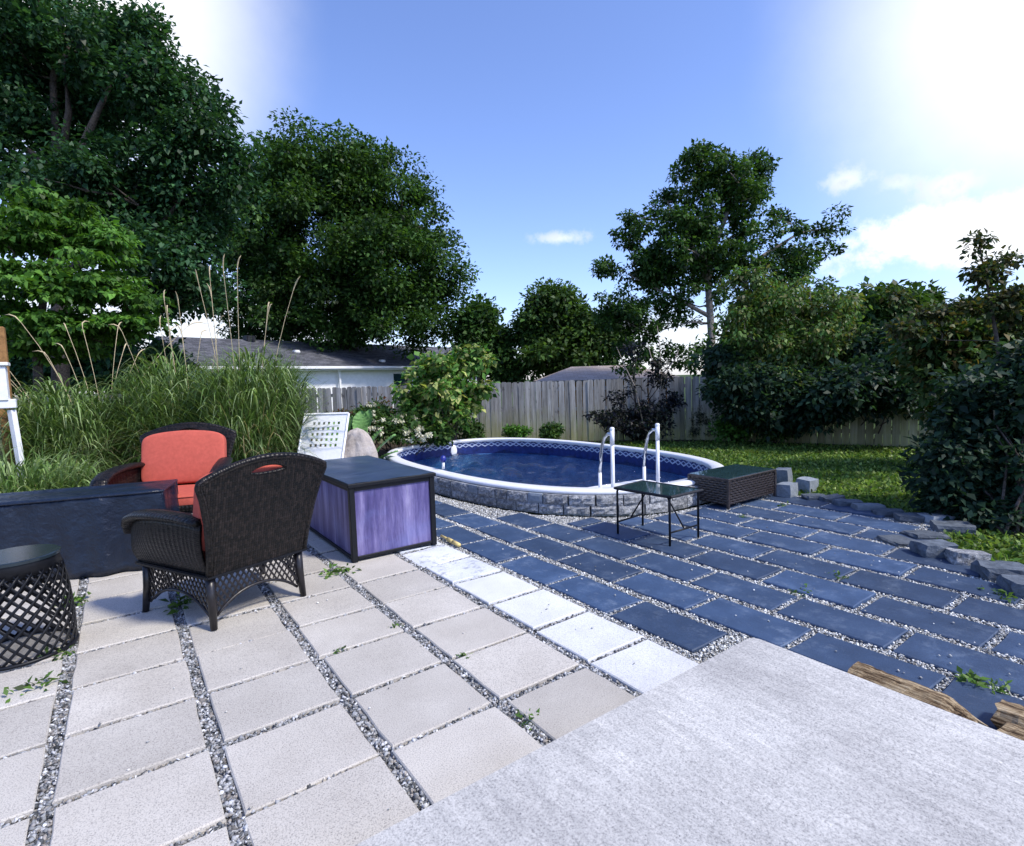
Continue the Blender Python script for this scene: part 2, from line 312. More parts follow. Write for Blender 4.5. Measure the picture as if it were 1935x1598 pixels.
def thing(name, label, cat, loc=(0, 0, 0), rz=0, group=None):
    o = bpy.data.objects.new(name, None); C.objects.link(o); o.location = tuple(map(float, loc)); o.rotation_euler = (0, 0, rz); o.empty_display_size = .1
    return tag(o, label, cat, group)
def struct(o): o['kind'] = 'structure'; return o
def stuff(o): o['kind'] = 'stuff'; return o
def inst(src, name, parent, loc, rot=(0, 0, 0), sc=(1, 1, 1)):
    o = bpy.data.objects.new(name, src); C.objects.link(o); o.parent = parent; o.location = tuple(map(float, loc)); o.rotation_euler = rot; o.scale = sc; return o
def polyfill(outer, holes, z):
    bm = bmesh.new(); es = []
    for lp in [outer] + holes:
        vs = [bm.verts.new((q[0], q[1], z)) for q in lp]; es += [bm.edges.new((vs[i], vs[(i + 1) % len(vs)])) for i in range(len(vs))]
    bmesh.ops.triangle_fill(bm, edges=es, use_beauty=True); bm.verts.index_update()
    for f in bm.faces:
        if f.normal.z < 0: f.normal_flip()
    mb = MB(); mb.add([tuple(v.co) for v in bm.verts], [tuple(v.index for v in f.verts) for f in bm.faces], [(v.co.x, v.co.y) for v in bm.verts]); bm.free(); return mb
def unit(a): return a / np.maximum(np.linalg.norm(a, axis=-1, keepdims=True), 1e-9)

# ------------------------------------------------------------------ foliage
def leaf_arrays(c, d, n, L, Wd, droop=.25):
    d = unit(d); s = unit(np.cross(d, n)); nn = np.cross(s, d)
    L = L[:, None]; Wd = Wd[:, None]
    v0 = c; v1 = c + d * L * .42 + s * Wd * .5 + nn * L * .06; v2 = c + d * L - nn * L * droop * .6; v3 = c + d * L * .42 - s * Wd * .5 + nn * L * .06
    V = np.stack([v0, v1, v2, v3], 1).reshape(-1, 3); F = np.arange(len(V)).reshape(-1, 4); return V, F
def leaf_cols(n, pal, var=.25):
    pal = np.array(pal, float); w = rng.random(n); i = rng.integers(0, len(pal), n); j = rng.integers(0, len(pal), n)
    c = pal[i] * w[:, None] + pal[j] * (1 - w[:, None]); return c * (1 + var * rng.normal(size=(n, 1))).clip(.35, 1.9)
def foliage(clumps, rad, per, size, pal, parent, base, name='crown', mat='leaf', flat=.7, aspect=.6, hang=.2, var=.25, layer=0):
    cl = np.asarray(clumps, float); k = len(cl); rad = np.asarray(rad, float) * rng.uniform(.65, 1.35, k)
    idx = np.repeat(np.arange(k), per); n = len(idx)
    g = rng.normal(size=(n, 3)); g = unit(g) * (rng.random((n, 1)) ** .45)
    g[:, 2] *= flat; pos = cl[idx] + g * rad[idx][:, None]
    if layer: pos[:, 2] = cl[idx][:, 2] + (pos[:, 2] - cl[idx][:, 2]) * .35 - layer * (g[:, 0] ** 2 + g[:, 1] ** 2) * rad[idx]
    d = g + rng.normal(size=(n, 3)) * .55; d[:, 2] -= hang
    nr = np.array([0, 0, 1.0]) + g * .5 + rng.normal(size=(n, 3)) * .45
    L = size * np.exp(rng.normal(size=n) * .28).clip(.45, 1.5); V, F = leaf_arrays(pos, d, nr, L, L * aspect * rng.uniform(.75, 1.2, n))
    tint = 1 + .16 * rng.normal(size=(k, 1)); cols = (leaf_cols(n, pal, var) * tint[idx]).clip(.004, 1)
    return npmesh(name, V - np.asarray(base), F, mat, parent, np.repeat(cols, 4, 0))
def blob_clumps(blobs, n, shell=.5):
    b = np.array(blobs, float); vol = (b[:, 3] * b[:, 4] * b[:, 5]) ** .75; out = []
    for q, c in zip(b, rng.multinomial(n, vol / vol.sum())):
        g = unit(rng.normal(size=(c, 3))) * (shell + (1 - shell) * rng.random((c, 1))) ; out.append(q[:3] + g * q[3:6])
    return np.concatenate(out)
def pb(px, py, rx, ry, dep, thick=None):                     # an ellipsoid of crown from its outline at its own distance
    c = P(px, py, dep); k = PX(dep); return [*c, rx * k, (thick or rx * k * .85), ry * k]
def limb(mb, a, b, r0, r1, n=6, wob=.08, seg=5):
    a = Vector(a); b = Vector(b); L = (b - a).length; pts = []; rs = []
    for i in range(seg + 1):
        t = i / seg; q = a.lerp(b, t) + Vector(rng.normal(size=3)) * L * wob * math.sin(math.pi * t); pts.append(q); rs.append(r0 + (r1 - r0) * t)
    mb.tube(pts, rs, n); return pts
def tree(name, label, base, trunk, blobs, nclump, rad, per, size, pal, bark='bark', limbs=(), nbr=40, brr=.035, shell=.45, group=None, **kw):
    base = np.asarray(base, float); t = thing(name, label, 'tree' if 'tree' in name else 'shrub', base, 0, group)
    mb = MB(); mb.tube([q[:3] for q in trunk], [q[3] for q in trunk], 9); nodes = []
    for i in range(len(trunk) - 1):
        for s in (.3, .65, 1): nodes.append(np.array(trunk[i][:3]) * (1 - s) + np.array(trunk[i + 1][:3]) * s)
    for lm in limbs:
        mb.tube([q[:3] for q in lm], [q[3] for q in lm], 7)
        for q in lm[1:]: nodes.append(np.array(q[:3]))
    cl = blob_clumps(blobs, nclump, shell); nodes = np.array(nodes); bm_ = mb
    for c in cl[rng.permutation(len(cl))[:nbr]]:
        dd = np.linalg.norm(nodes - c, axis=1) + np.maximum(0, nodes[:, 2] - c[2]) * 2; a = nodes[dd.argmin()]
        pts = limb(bm_, a, c, brr, brr * .3, 5, .07, 4); nodes = np.vstack([nodes, np.array(pts[2])[None]])
    mb.shift(base).build('trunk', bark, t, True)
    foliage(cl, rad, per, size, pal, t, base, **kw); return t

#PART2
# ------------------------------------------------------------------ ground, patio, slab
PCX, PCY, PA, PBB, PN = 5.88, 7.73, 2.08, 3.42, 2.6
def pool_pt(th, off=0.0):
    c, s = math.cos(th), math.sin(th); e = 2 / PN
    return (PCX + (PA + off) * math.copysign(abs(c) ** e, c), PCY + (PBB + off) * math.copysign(abs(s) ** e, s))
NP_ = 120
def ring(off, n=NP_):                        # evenly spaced points round the pool
    q = np.array([pool_pt(2 * math.pi * i / 2000, off) for i in range(2001)]); s = np.r_[0, np.cumsum(np.hypot(*np.diff(q, axis=0).T))]
    t = np.linspace(0, s[-1], n, endpoint=False); return np.c_[np.interp(t, s, q[:, 0]), np.interp(t, s, q[:, 1])]
def in_pool(x, y, off=0.0): return np.abs((x - PCX) / (PA + off)) ** PN + np.abs((y - PCY) / (PBB + off)) ** PN < 1
hole = ring(-.05)
lawn = struct(polyfill([(-400, -400), (500, -400), (500, 500), (-400, 500)], [hole], -.05).build('ground', 'turf'))
# right-hand edge of the paving (X as a function of Y)
EDY = np.array([-3, .3, .9, 1.2, 1.6, 1.84, 1.9, 2.3, 2.7, 3.1, 3.5, 3.8, 4.6]); EDX = np.array([4.3, 4.9, 5.35, 5.6, 5.75, 5.9, 6.65, 6.95, 7.05, 7.1, 7.1, 6.95, 6.9])
edge_x = lambda y: np.interp(y, EDY, EDX)
pr = ring(.10, 200); th = np.arctan2(pr[:, 1] - PCY, pr[:, 0] - PCX)
near = pr[(pr[:, 1] < 9.2) & ((pr[:, 0] < PCX) | (pr[:, 1] < 4.65))]
near = near[np.argsort(-np.unwrap(np.arctan2(near[:, 1] - PCY, near[:, 0] - PCX) % (2 * math.pi)))][::-1]
lo = [tuple(q) for q in near]
if lo[0][0] < lo[-1][0]: lo = lo[::-1]
outer = [(-5, -3), (4.3, -3)] + [(float(a), float(b)) for a, b in zip(EDX[1:-1], EDY[1:-1])] + lo + [(3.2, 9.4), (2.6, 9.0), (-5, 9.0)]
patio = struct(polyfill(outer, [], -.028).build('patio', 'gravel_dust'))
bed = struct(polyfill([(-12, 8.6), (-5, 9.02), (2.6, 9.02), (3.2, 9.42), (3.7, 10.0), (4.5, 11.1), (5.8, 11.5), (7.2, 10.9), (8.0, 9.9), (9.6, 9.3), (11.3, 7.6), (12.0, 6.3), (13.0, 4.2), (14.2, 1.2), (15.5, 1.2), (11.85, 8.75), (-3.0, 24)], [], -.035).build('planting_bed', 'soil'))

# concrete step the photograph is taken from
SX, SY, SZ = 2.9, 1.74, .12
prof = [(-4, -3), (SX, -3)] + [(SX - .07 + .07 * math.cos(a), SY - .07 + .07 * math.sin(a)) for a in np.linspace(0, math.pi / 2, 7)] + [(-4, SY)]
bm = bmesh.new(); f = bm.faces.new([bm.verts.new((x, y, SZ)) for x, y in prof]); ex = bmesh.ops.extrude_face_region(bm, geom=[f]); bmesh.ops.translate(bm, vec=(0, 0, -.3), verts=[v for v in ex['geom'] if isinstance(v, bmesh.types.BMVert)])
bmesh.ops.recalc_face_normals(bm, faces=bm.faces); top = [e for e in bm.edges if all(abs(v.co.z - SZ) < 1e-5 for v in e.verts)]; bmesh.ops.bevel(bm, geom=top, offset=.012, segments=2, affect='EDGES')
me = bpy.data.meshes.new('concrete_step'); bm.to_mesh(me); bm.free(); me.materials.append(MATS['concrete']); o = bpy.data.objects.new('concrete_step', me); C.objects.link(o); struct(o)

rects = []
def paver_mesh(name, w, l, mat, seed, h=.05):
    r = random.Random(seed); bm = bmesh.new(); bmesh.ops.create_cube(bm, size=1)
    for v in bm.verts: v.co = Vector((v.co.x * w + r.uniform(-.004, .004), v.co.y * l + r.uniform(-.004, .004), v.co.z * h - h / 2))
    bmesh.ops.subdivide_edges(bm, edges=[e for e in bm.edges if abs(e.verts[0].co.z - e.verts[1].co.z) < .01], cuts=2)
    for v in bm.verts: v.co += Vector((r.gauss(0, .0022), r.gauss(0, .0022), 0))
    bmesh.ops.bevel(bm, geom=[e for e in bm.edges if min(v.co.z for v in e.verts) > -h * .5 and len(e.link_faces) == 2 and abs(e.link_faces[0].normal.dot(e.link_faces[1].normal)) < .5], offset=.006, segments=1, affect='EDGES')
    me = bpy.data.meshes.new(name); bm.to_mesh(me); bm.free(); me.materials.append(MATS[mat]); return me
pale = [paver_mesh('paver', .548, .490, 'pale_paver', i) for i in range(4)]
white = [paver_mesh('paver', .478, .488, 'white_paver', 20 + i) for i in range(3)]; worn = [paver_mesh('paver', .47, .485, 'worn_paver', 30 + i) for i in range(2)]
def put(me, w, l, x, y, rz=0, z=0.0, tilt=.006):
    o = inst(me, 'paver', patio, (x, y, z + rng.normal() * .0025), (rng.normal() * tilt, rng.normal() * tilt, rz + rng.normal() * .006)); rects.append((x, y, w / 2, l / 2)); return o
XI = [.248 + .6134 * i for i in range(-4, 4)] + [2.627]
for i in range(len(XI) - 1):
    for j in range(-1, 13):
        y = 2.276 + .527 * (j + .5) + rng.normal() * .005; x = (XI[i] + XI[i + 1]) / 2 + rng.normal() * .004
        if y > 8.8: continue
        fl = random.choice((0, math.pi))
        if i == len(XI) - 2:
            if j >= 3: put(random.choice(worn), .47, .485, x, y, fl, 0, .015)
            else: put(random.choice(white), .478, .488, x, y, fl)
        else: put(random.choice(pale), .548, .490, x, y, fl)
sl_me = {}
def slate(x0, ya, yb):
    l = round(yb - ya, 2)
    if l not in sl_me: sl_me[l] = [paver_mesh('slate_paver', .372, l, 'slate', 100 + len(sl_me) * 3 + q) for q in range(3 if l > .6 else 1)]
    o = inst(random.choice(sl_me[l]), 'slate_paver', patio, (x0 + .186, (ya + yb) / 2, rng.normal() * .003), (rng.normal() * .008, rng.normal() * .008, random.choice((0, math.pi)) + rng.normal() * .008)); rects.append((x0 + .186, (ya + yb) / 2, .186, l / 2))
OFF = [1.965, 1.665, 1.985, 1.645, 1.97, 1.69, 2.0, 1.73, 2.1, 1.79, 2.1, 1.8]
for k in range(11):
    x0 = 2.672 + .4495 * k
    for n in range(-4, 12):
        ya = OFF[k] + .7 * n + .022; yb = ya + .657
        if k == 0 and ya < 1.9: continue
        if k == 0 and yb > 8.6: continue
        if yb < -.6 or yb > 9: continue
        for s in range(40):            # cut the piece where it meets the pool wall
            ys = np.linspace(ya, yb, 15); hit = in_pool(np.r_[[x0] * 15, [x0 + .372] * 15], np.r_[ys, ys], .17)
            if not hit.any(): break
            yb -= .03
        if yb - ya < .12: continue
        if x0 + .3 > edge_x((ya + yb) / 2): continue
        slate(x0, ya, yb)
# gravel lying in the joints
rc = np.array(rects)
def clear(x, y, mg):
    ok = np.ones(len(x), bool)
    for cx, cy, hx, hy in rc: ok &= ~((np.abs(x - cx) < hx + mg) & (np.abs(y - cy) < hy + mg))
    return ok
def stones(n, xr, yr, s0, s1, pal, zc, mg, thin=None):
    x = rng.uniform(*xr, n); y = rng.uniform(*yr, n)
    ok = clear(x, y, mg) & ~((x < SX + .005) & (y < SY + .005)) & ~in_pool(x, y, .12) & (x < edge_x(y) + .25)
    if thin is not None: ok &= thin(x, y)
    x, y = x[ok], y[ok]; n = len(x); s = rng.uniform(s0, s1, n)
    base = np.array([[1, 0, 0], [-1, 0, 0], [0, 1, 0], [0, -1, 0], [0, 0, 1], [0, 0, -1.0]])
    V = base[None] * rng.uniform(.55, 1.25, (n, 6, 1)) + rng.normal(size=(n, 6, 3)) * .28; V[:, :, 2] *= .7
    a = rng.uniform(0, 6.28, n); ca, sa = np.cos(a)[:, None], np.sin(a)[:, None]; X = V[:, :, 0] * ca - V[:, :, 1] * sa; Y = V[:, :, 0] * sa + V[:, :, 1] * ca
    V = np.stack([X, Y, V[:, :, 2]], -1) * s[:, None, None] * .5 + np.stack([x, y, np.full(n, zc) + rng.uniform(-.006, .008, n)], -1)[:, None]
    f = np.array([[0, 2, 4], [2, 1, 4], [1, 3, 4], [3, 0, 4], [2, 0, 5], [1, 2, 5], [3, 1, 5], [0, 3, 5]]); F = (f[None] + 6 * np.arange(n)[:, None, None]).reshape(-1, 3)
    return V.reshape(-1, 3), F, np.repeat(leaf_cols(n, pal, .22), 6, 0)
GP = [(.05, .055, .06), (.18, .19, .20), (.36, .37, .38), (.52, .53, .55), (.26, .24, .22)]; GS = [(.30, .31, .31), (.60, .61, .60), (.74, .75, .73), (.12, .125, .13), (.46, .44, .40)]
for nm, a in (('gravel', (150000, (-1.4, 2.62), (1.74, 5.4), .014, .032, GP, -.020, .001)), ('gravel', (60000, (-1.4, 2.62), (5.4, 8.9), .016, .034, GP, -.020, .0)),
              ('gravel', (260000, (2.55, 7.4), (.0, 5.2), .009, .024, GS, -.016, .001)), ('gravel', (40000, (2.6, 4.0), (5.2, 9.2), .012, .028, GS, -.016, .001))):
    V, F, cc = stones(*a); stuff(npmesh(nm, V, F, 'gravel', patio, cc))
# a few loose chips kicked onto the pavers
n = 260; x = rng.uniform(2.7, 6.2, n); y = rng.uniform(.6, 4.6, n); ok = ~in_pool(x, y, .3) & ~((x < SX + .05) & (y < SY + .05)) & (x < edge_x(y)); x, y = x[ok], y[ok]
x = np.r_[x, rng.uniform(-.5, 2.5, 45)]; y = np.r_[y, rng.uniform(1.9, 4.5, 45)]; n = len(x)
base = np.array([[1, 0, 0], [-1, 0, 0], [0, 1, 0], [0, -1, 0], [0, 0, .8], [0, 0, -.3]]); V = base[None] * rng.uniform(.004, .011, (n, 1, 1)) * rng.uniform(.6, 1.3, (n, 6, 1)) + np.stack([x, y, np.full(n, .005)], -1)[:, None]
f = np.array([[0, 2, 4], [2, 1, 4], [1, 3, 4], [3, 0, 4], [2, 0, 5], [1, 2, 5], [3, 1, 5], [0, 3, 5]])
stuff(npmesh('stone_chips', V.reshape(-1, 3), (f[None] + 6 * np.arange(n)[:, None, None]).reshape(-1, 3), 'gravel', patio, np.repeat(leaf_cols(n, GS), 6, 0)))

# lawn: clover and short grass
n = 210000; x = rng.uniform(4.4, 14.5, n); y = rng.uniform(-1.5, 10.6, n)
fx = 11.75 + (8.71 - y) * .40
ok = (x > edge_x(y) + .18) & ~in_pool(x, y, .12) & (x < fx - .35) & ((y > 4.6) | (x > edge_x(y) + .18)) & (.72 * x + .70 * y < 14.0) & ~((y > 4.6) & (x < PCX))
ok &= rng.random(len(x)) < np.clip(1.25 - .035 * np.hypot(x, y), .5, 1)
x, y = x[ok], y[ok]; n = len(x); pos = np.stack([x, y, rng.uniform(-.05, -.0, n)], -1)
d = rng.normal(size=(n, 3)); d[:, 2] = np.abs(d[:, 2]) * rng.choice([.35, 1.8], n); nr = rng.normal(size=(n, 3)) * .5 + np.array([0, 0, 1])
L = rng.uniform(.03, .075, n); V, F = leaf_arrays(pos, d, nr, L, L * rng.choice([.22, .75], n), .2)
patch = np.sin(x * 1.7 + 1.3 * np.sin(y * 1.1)) * np.cos(y * 1.9 + x * .6)
cc = leaf_cols(n, [(.08, .17, .03), (.16, .27, .05), (.27, .36, .10), (.05, .11, .02)], .28) * (1 + .18 * patch[:, None])
stuff(tag(npmesh('lawn', V, F, 'leaf', None, np.repeat(cc, 4, 0)), 'green clover lawn between the slate patio and the right fence', 'lawn'))

# ------------------------------------------------------------------ pool
pool = thing('swimming_pool', 'oval in-ground pool with white coping, blue liner and low stone block wall', 'pool', (PCX, PCY, 0)); PB0 = (PCX, PCY, 0)
def sweep(offz, closed=True, uvh=None, n=NP_):          # profile of (offset, z) swept round the pool
    mb = MB(); rings = [ring(o_, n) for o_, z in offz]; vs = []; us = []; r0 = rings[0]; s = np.r_[0, np.cumsum(np.hypot(*np.diff(np.vstack([r0, r0[:1]]), axis=0).T))]
    for j, (o_, z) in enumerate(offz):
        for i in range(n + 1): vs.append((*rings[j][i % n], z)); us.append((s[i], -z + .265))
    fs = [(j * (n + 1) + i, j * (n + 1) + i + 1, (j + 1) * (n + 1) + i + 1, (j + 1) * (n + 1) + i) for j in range(len(offz) - 1) for i in range(n)]
    return mb.add(vs, fs, us)
sweep([(-.185, .235), (-.195, .262), (-.185, .282), (-.06, .287), (-.02, .280), (0, .262), (0, .236), (-.02, .225)]).shift(PB0).build('coping', 'white_vinyl', pool, True)
sweep([(-.165, .25), (-.165, .232), (-.188, .226), (-.165, .215)]).shift(PB0).build('track', 'white_paint', pool, True)
sweep([(-.16, .262), (-.16, -1.05)]).shift(PB0).build('liner', 'pool_liner', pool, True)
polyfill([tuple(q) for q in ring(-.16, 80)], [], -1.05).shift(PB0).build('pool_floor', 'pool_floor', pool)
sweep([(-.05, .226), (-.05, -.3)]).shift(PB0).build('pool_shell', 'wall_block', pool)
def wallblock(seed, mat, h, w, d=.16):
    r = random.Random(seed); bm = bmesh.new(); bmesh.ops.create_grid(bm, x_segments=5, y_segments=3, size=.5)
    mb = MB(); rough = .016 if mat == 'wall_block' else .003
    def fn(u, v):
        e = min(u, 1 - u, v, 1 - v); return ((u - .5) * w, -(d / 2 + (r.uniform(-.3, 1) * rough if e > .01 else -.008)), (v - .5) * h)
    mb.grid(fn, 6, 4); n0 = len(mb.v); bm.free()
    b = [(-w / 2, d / 2, -h / 2), (w / 2, d / 2, -h / 2), (w / 2, d / 2, h / 2), (-w / 2, d / 2, h / 2)]; fr = [mb.v[0], mb.v[6], mb.v[34], mb.v[28]]
    mb.add(fr + b, [(0, 4, 5, 1), (1, 5, 6, 2), (2, 6, 7, 3), (3, 7, 4, 0), (5, 4, 7, 6)])
    o = mb.build('stone_block', mat); me = o.data; bpy.data.objects.remove(o); return me
BL = [[wallblock(i, 'wall_block', .122, .31) for i in range(5)], [wallblock(40 + i, 'wall_block', .122, .20) for i in range(3)], [wallblock(60 + i, 'cut_block', .122, .20) for i in range(2)]]
rg = ring(-.03, 2400); sg = np.hypot(*np.diff(np.vstack([rg, rg[:1]]), axis=0).T).mean()
for row, z in ((0, .040), (1, .164)):
    s = 0.0 if row else .13
    while s < len(rg) * sg - .25:
        kind = 0 if row == 0 or random.random() < .45 else (2 if random.random() < .6 else 1); w = (.31, .20, .20)[kind] + .006
        i = int((s + w / 2) / sg) % len(rg); q = rg[i]; t = rg[(i + 5) % len(rg)] - rg[i - 5]; s += w
        if (q[0] > PCX + .5 and q[1] > 4.9) or q[1] > 10.6: continue
        a = math.atan2(t[1], t[0]); inst(random.choice(BL[kind]), 'stone_block', pool, (q[0] - PCX, q[1] - PCY, z - .0), (0, 0, a), (1, 1, .99))
nr_w, na_w = 110, 320; ro = ring(-.161, na_w); ss = np.linspace(0, 1, nr_w + 1)[1:] ** .8
XY = np.concatenate([[[PCX, PCY]]] + [np.array([PCX, PCY]) + (ro - [PCX, PCY]) * s for s in ss]); hz = np.zeros(len(XY))
for q in range(26):
    a = rng.normal() * .7 + 2.2; kk = 2 * math.pi / rng.uniform(.28, 1.0); hz += rng.uniform(.4, 1) * .0105 / kk * 9 * np.sin(kk * (XY[:, 0] * math.cos(a) + XY[:, 1] * math.sin(a)) + rng.uniform(0, 6.28) + .5 * np.sin(XY[:, 0] * 1.3 + q))
idx = lambda r_, a: 1 + r_ * na_w + (a % na_w)
Fw = [(0, 0, 0, 0)] * 0; aa_ = np.arange(na_w)
Fq = np.concatenate([np.stack([idx(r_, aa_), idx(r_ + 1, aa_), idx(r_ + 1, aa_ + 1), idx(r_, aa_ + 1)], -1) for r_ in range(nr_w - 1)]); Fc = [(0, 1 + a, 1 + (a + 1) % na_w) for a in range(na_w)]
mb = MB(); mb.add(np.c_[XY, hz - .045], [tuple(f) for f in Fq.tolist()] + Fc); wt = mb.build('water', 'water', None, True); struct(wt)

# ------------------------------------------------------------------ fences
def board(seed):
    r = random.Random(seed); w = .142; h = 1.60 + r.uniform(-.012, .012); c = .028; t = .017; p = [(-w / 2, 0), (w / 2, 0), (w / 2, h - c), (w / 2 - c, h), (-w / 2 + c, h), (-w / 2, h - c)]
    mb = MB(); mb.add([(x, -t / 2, z) for x, z in p] + [(x, t / 2, z) for x, z in p], [tuple(range(6)), tuple(range(11, 5, -1))] + [(i, i + 6, (i + 1) % 6 + 6, (i + 1) % 6) for i in range(6)])
    o = mb.build('board', 'fence_board'); me = o.data; bpy.data.objects.remove(o); return me
BD = [board(i) for i in range(6)]
def fence(label, a, b, z0=-.04, post=2.44):
    a = np.array(a, float); b = np.array(b, float); L = np.hypot(*(b - a)); d = (b - a) / L; rz = math.atan2(d[1], d[0]); t = thing('wooden_fence', label, 'fence', (a[0], a[1], z0), rz)
    s = .08
    while s < L: inst(random.choice(BD), 'board', t, (s, rng.normal() * .003, rng.normal() * .008), (rng.normal() * .006, rng.normal() * .009, rng.normal() * .02)); s += .153 + rng.normal() * .002
    for z in (.3, .85, 1.38): MB().box((L / 2, .045, z), (L, .04, .09)).build('rail', 'fence_board', t)
    s = 0
    while s <= L: MB().box((s, .085, .77), (.09, .09, 1.54)).build('post', 'fence_board', t); s += post
    return t
KX, KY = 11.75, 8.71
fence('weathered grey dog-ear board fence running behind the pool and flower bed', (-3.3, 24.1), (KX, KY))
fence('shaded board fence at the right end of the lawn under hanging branches', (KX + .04, KY - .04), (15.2, .1))

# ------------------------------------------------------------------ houses beyond the fence
e1 = P(500, 692, 24.0); e2 = P(778, 692, 30.9); e1[2] = e2[2] = 2.52; ed = (e2 - e1) / np.linalg.norm(e2 - e1); en = np.array([-ed[1], ed[0], 0]); en = en if en @ FW > 0 else -en
def along(px, off, z):                       # distance along the eave whose point shows at column px
    best = min(np.arange(-25, 25, .02), key=lambda t: abs(proj_px(e1 + ed * t + en * off + np.array([0, 0, z]))[0] - px)); return best
def proj_px(q):
    v = np.asarray(q) - np.array([0, 0, H]); z = v @ FW; return (CX + FPX * (v @ RT) / z, CY - FPX * (v @ UP) / z) if z > .1 else (-9e9, 0)
RW, RZ = 3.7, 1.42
t0 = along(296, RW, RZ); t1 = along(850, RW, RZ)
house = thing('house', 'long low neighbouring house with dark shingle roof and white wall behind fence', 'house', (*e1[:2], 0), math.atan2(ed[1], ed[0]))
sgn = 1 if np.cross(ed, en)[2] > 0 else -1
def HL(x, y, z): return (x, sgn * y, z)
mb = MB(); sl_ = math.hypot(RW, RZ)
for a, b in ((0, 1), (2 * RW, -1)): mb.add([HL(t0, a, 2.52), HL(t1, a, 2.52), HL(t1, RW, 2.52 + RZ), HL(t0, RW, 2.52 + RZ)], [(0, 1, 2, 3)], [(0, 0), (t1 - t0, 0), (t1 - t0, sl_), (0, sl_)])
roof = mb.build('roof', 'shingles', house, solid=.09)
MB().box(HL((t0 + t1) / 2, RW, 1.2), (t1 - t0 - .8, 2 * RW - 1.1, 2.5)).build('wall', 'house_siding', house)
for x in (t0 + .4, t1 - .4): MB().add([HL(x, .6, 2.44), HL(x, 2 * RW - .6, 2.44), HL(x, RW, 2.46 + RZ)], [(0, 1, 2)]).build('gable', 'dark_vent', house, False, .03)
mb = MB().box(HL((t0 + t1) / 2, -.05, 2.47), (t1 - t0, .12, .13), .01).build('gutter', 'white_vinyl', house)
xd = along(649, 0, 0); MB().box(HL(xd, .35, 1.2), (.1, .1, 2.4)).build('downspout', 'white_vinyl', house)
MB().box(HL((t0 + t1) / 2, .25, 2.36), (t1 - t0 - .3, .5, .04)).build('soffit', 'white_paint', house)
xw = along(762, .5, -.8); MB().box(HL(xw, .545, 1.75), (1.5, .03, .9)).build('window_frame', 'white_paint', house)
MB().box(HL(xw, .525, 1.75), (1.36, .02, .76)).build('window_pane', 'glass_top', house)
for px_, off, hh in ((471, RW - .15, .32), (677, RW - .15, .32)): MB().box(HL(along(px_, off, RZ), off, 2.52 + RZ * off / RW + .12), (.45, .45, hh), .04).build('roof_vent', 'dark_vent', roof)
for px_, off in ((527, 1.2), (670, 2.5), (560, 1.9), (722, .6)): MB().box(HL(along(px_, off, RZ * off / RW), off, 2.52 + RZ * off / RW + .07), (.3, .3, .16), .04).build('roof_vent', 'dark_vent' if px_ in (527, 670) else 'white_vinyl', roof)
D = 24.0; s0 = P(1015, 720, D); s1 = P(1225, 714, D); p0 = P(1086, 694, D + 2); p1 = P(1215, 692, D + 2); sd_ = (s1 - s0) / np.linalg.norm(s1 - s0); ez = s0[2] - .05; pz = p0[2]
sn = np.array([-sd_[1], sd_[0], 0]); sn = sn if sn @ FW > 0 else -sn
shed = thing('shed', 'grey-brown hipped shed roof peeking over the fence near the purple bush', 'shed', (*s0[:2], 0)); A = s0 * 0
c0 = np.zeros(3) + [0, 0, ez]; c1 = (s1 - s0) * [1, 1, 0] * 1.3 + [0, 0, ez]; c2 = c1 + sn * 4.4; c3 = c0 + sn * 4.4; q0 = sd_ * [1, 1, 0] * 1.75 + sn * 2.2 + [0, 0, pz]; q1 = c1 * [1, 1, 0] - sd_ * [1, 1, 0] * 1.75 + sn * 2.2 + [0, 0, pz]
Ls = np.linalg.norm(c1 - c0)
mb = MB().add([c0, c1, c2, c3, q0, q1], [(0, 1, 5, 4), (1, 2, 5), (2, 3, 4, 5), (3, 0, 4)], [(0, 0), (Ls, 0), (Ls, 4), (0, 4), (1.7, 2.3), (Ls - 1.7, 2.3)]); mb.build('roof', 'shed_shingles', shed, solid=.08)
cc_ = (c0 + c1 + c2 + c3) / 4; MB().box((cc_[0], cc_[1], ez / 2 - .05), (Ls - .5, 3.9, ez), 0, Matrix.Rotation(math.atan2(sd_[1], sd_[0]), 3, 'Z')).build('wall', 'wood_post', shed)
#PART3
# ------------------------------------------------------------------ wicker armchairs
def ruled(mb, A, B, n, nv, uvlen, bulge=None):
    A = np.asarray(A, float); B = np.asarray(B, float); T = np.linspace(0, 1, len(A))
    def pa(Q, u): return np.array([np.interp(u, T, Q[:, i]) for i in range(3)])
    def fn(u, v):
        q = pa(A, u) * (1 - v) + pa(B, u) * v
        return q + (bulge(u, v) if bulge else 0)
    return mb.grid(fn, n, nv, lambda u, v: (u * uvlen, v * .42))
def pillow(mb, c, s, rot=None, e=.28, nu=40, nv=24, wr=None, arch=0):
    def sg(x, k): return math.copysign(abs(x) ** k, x)
    def fn(u, v):
        a = 2 * math.pi * u; b = math.pi * (v - .5); x = sg(math.cos(b), e) * sg(math.cos(a), e); y = sg(math.cos(b), e) * sg(math.sin(a), e); z = sg(math.sin(b), e)
        bul = (1 - x * x) * (1 - (y if s[1] > s[2] else z) ** 2)
        p = Vector((x * s[0], y * s[1], z * s[2]))
        if s[1] < s[2]: p.y *= .82 + .30 * bul
        else: p.z *= .82 + .30 * bul
        if arch: p.z += arch * (1 - x * x) * (z > 0) * z
        if wr: p += wr(x, y, z)
        if rot is not None: p = rot @ p
        return p + Vector(c)
    return mb.grid(fn, nu, nv, lambda u, v: (u, v))
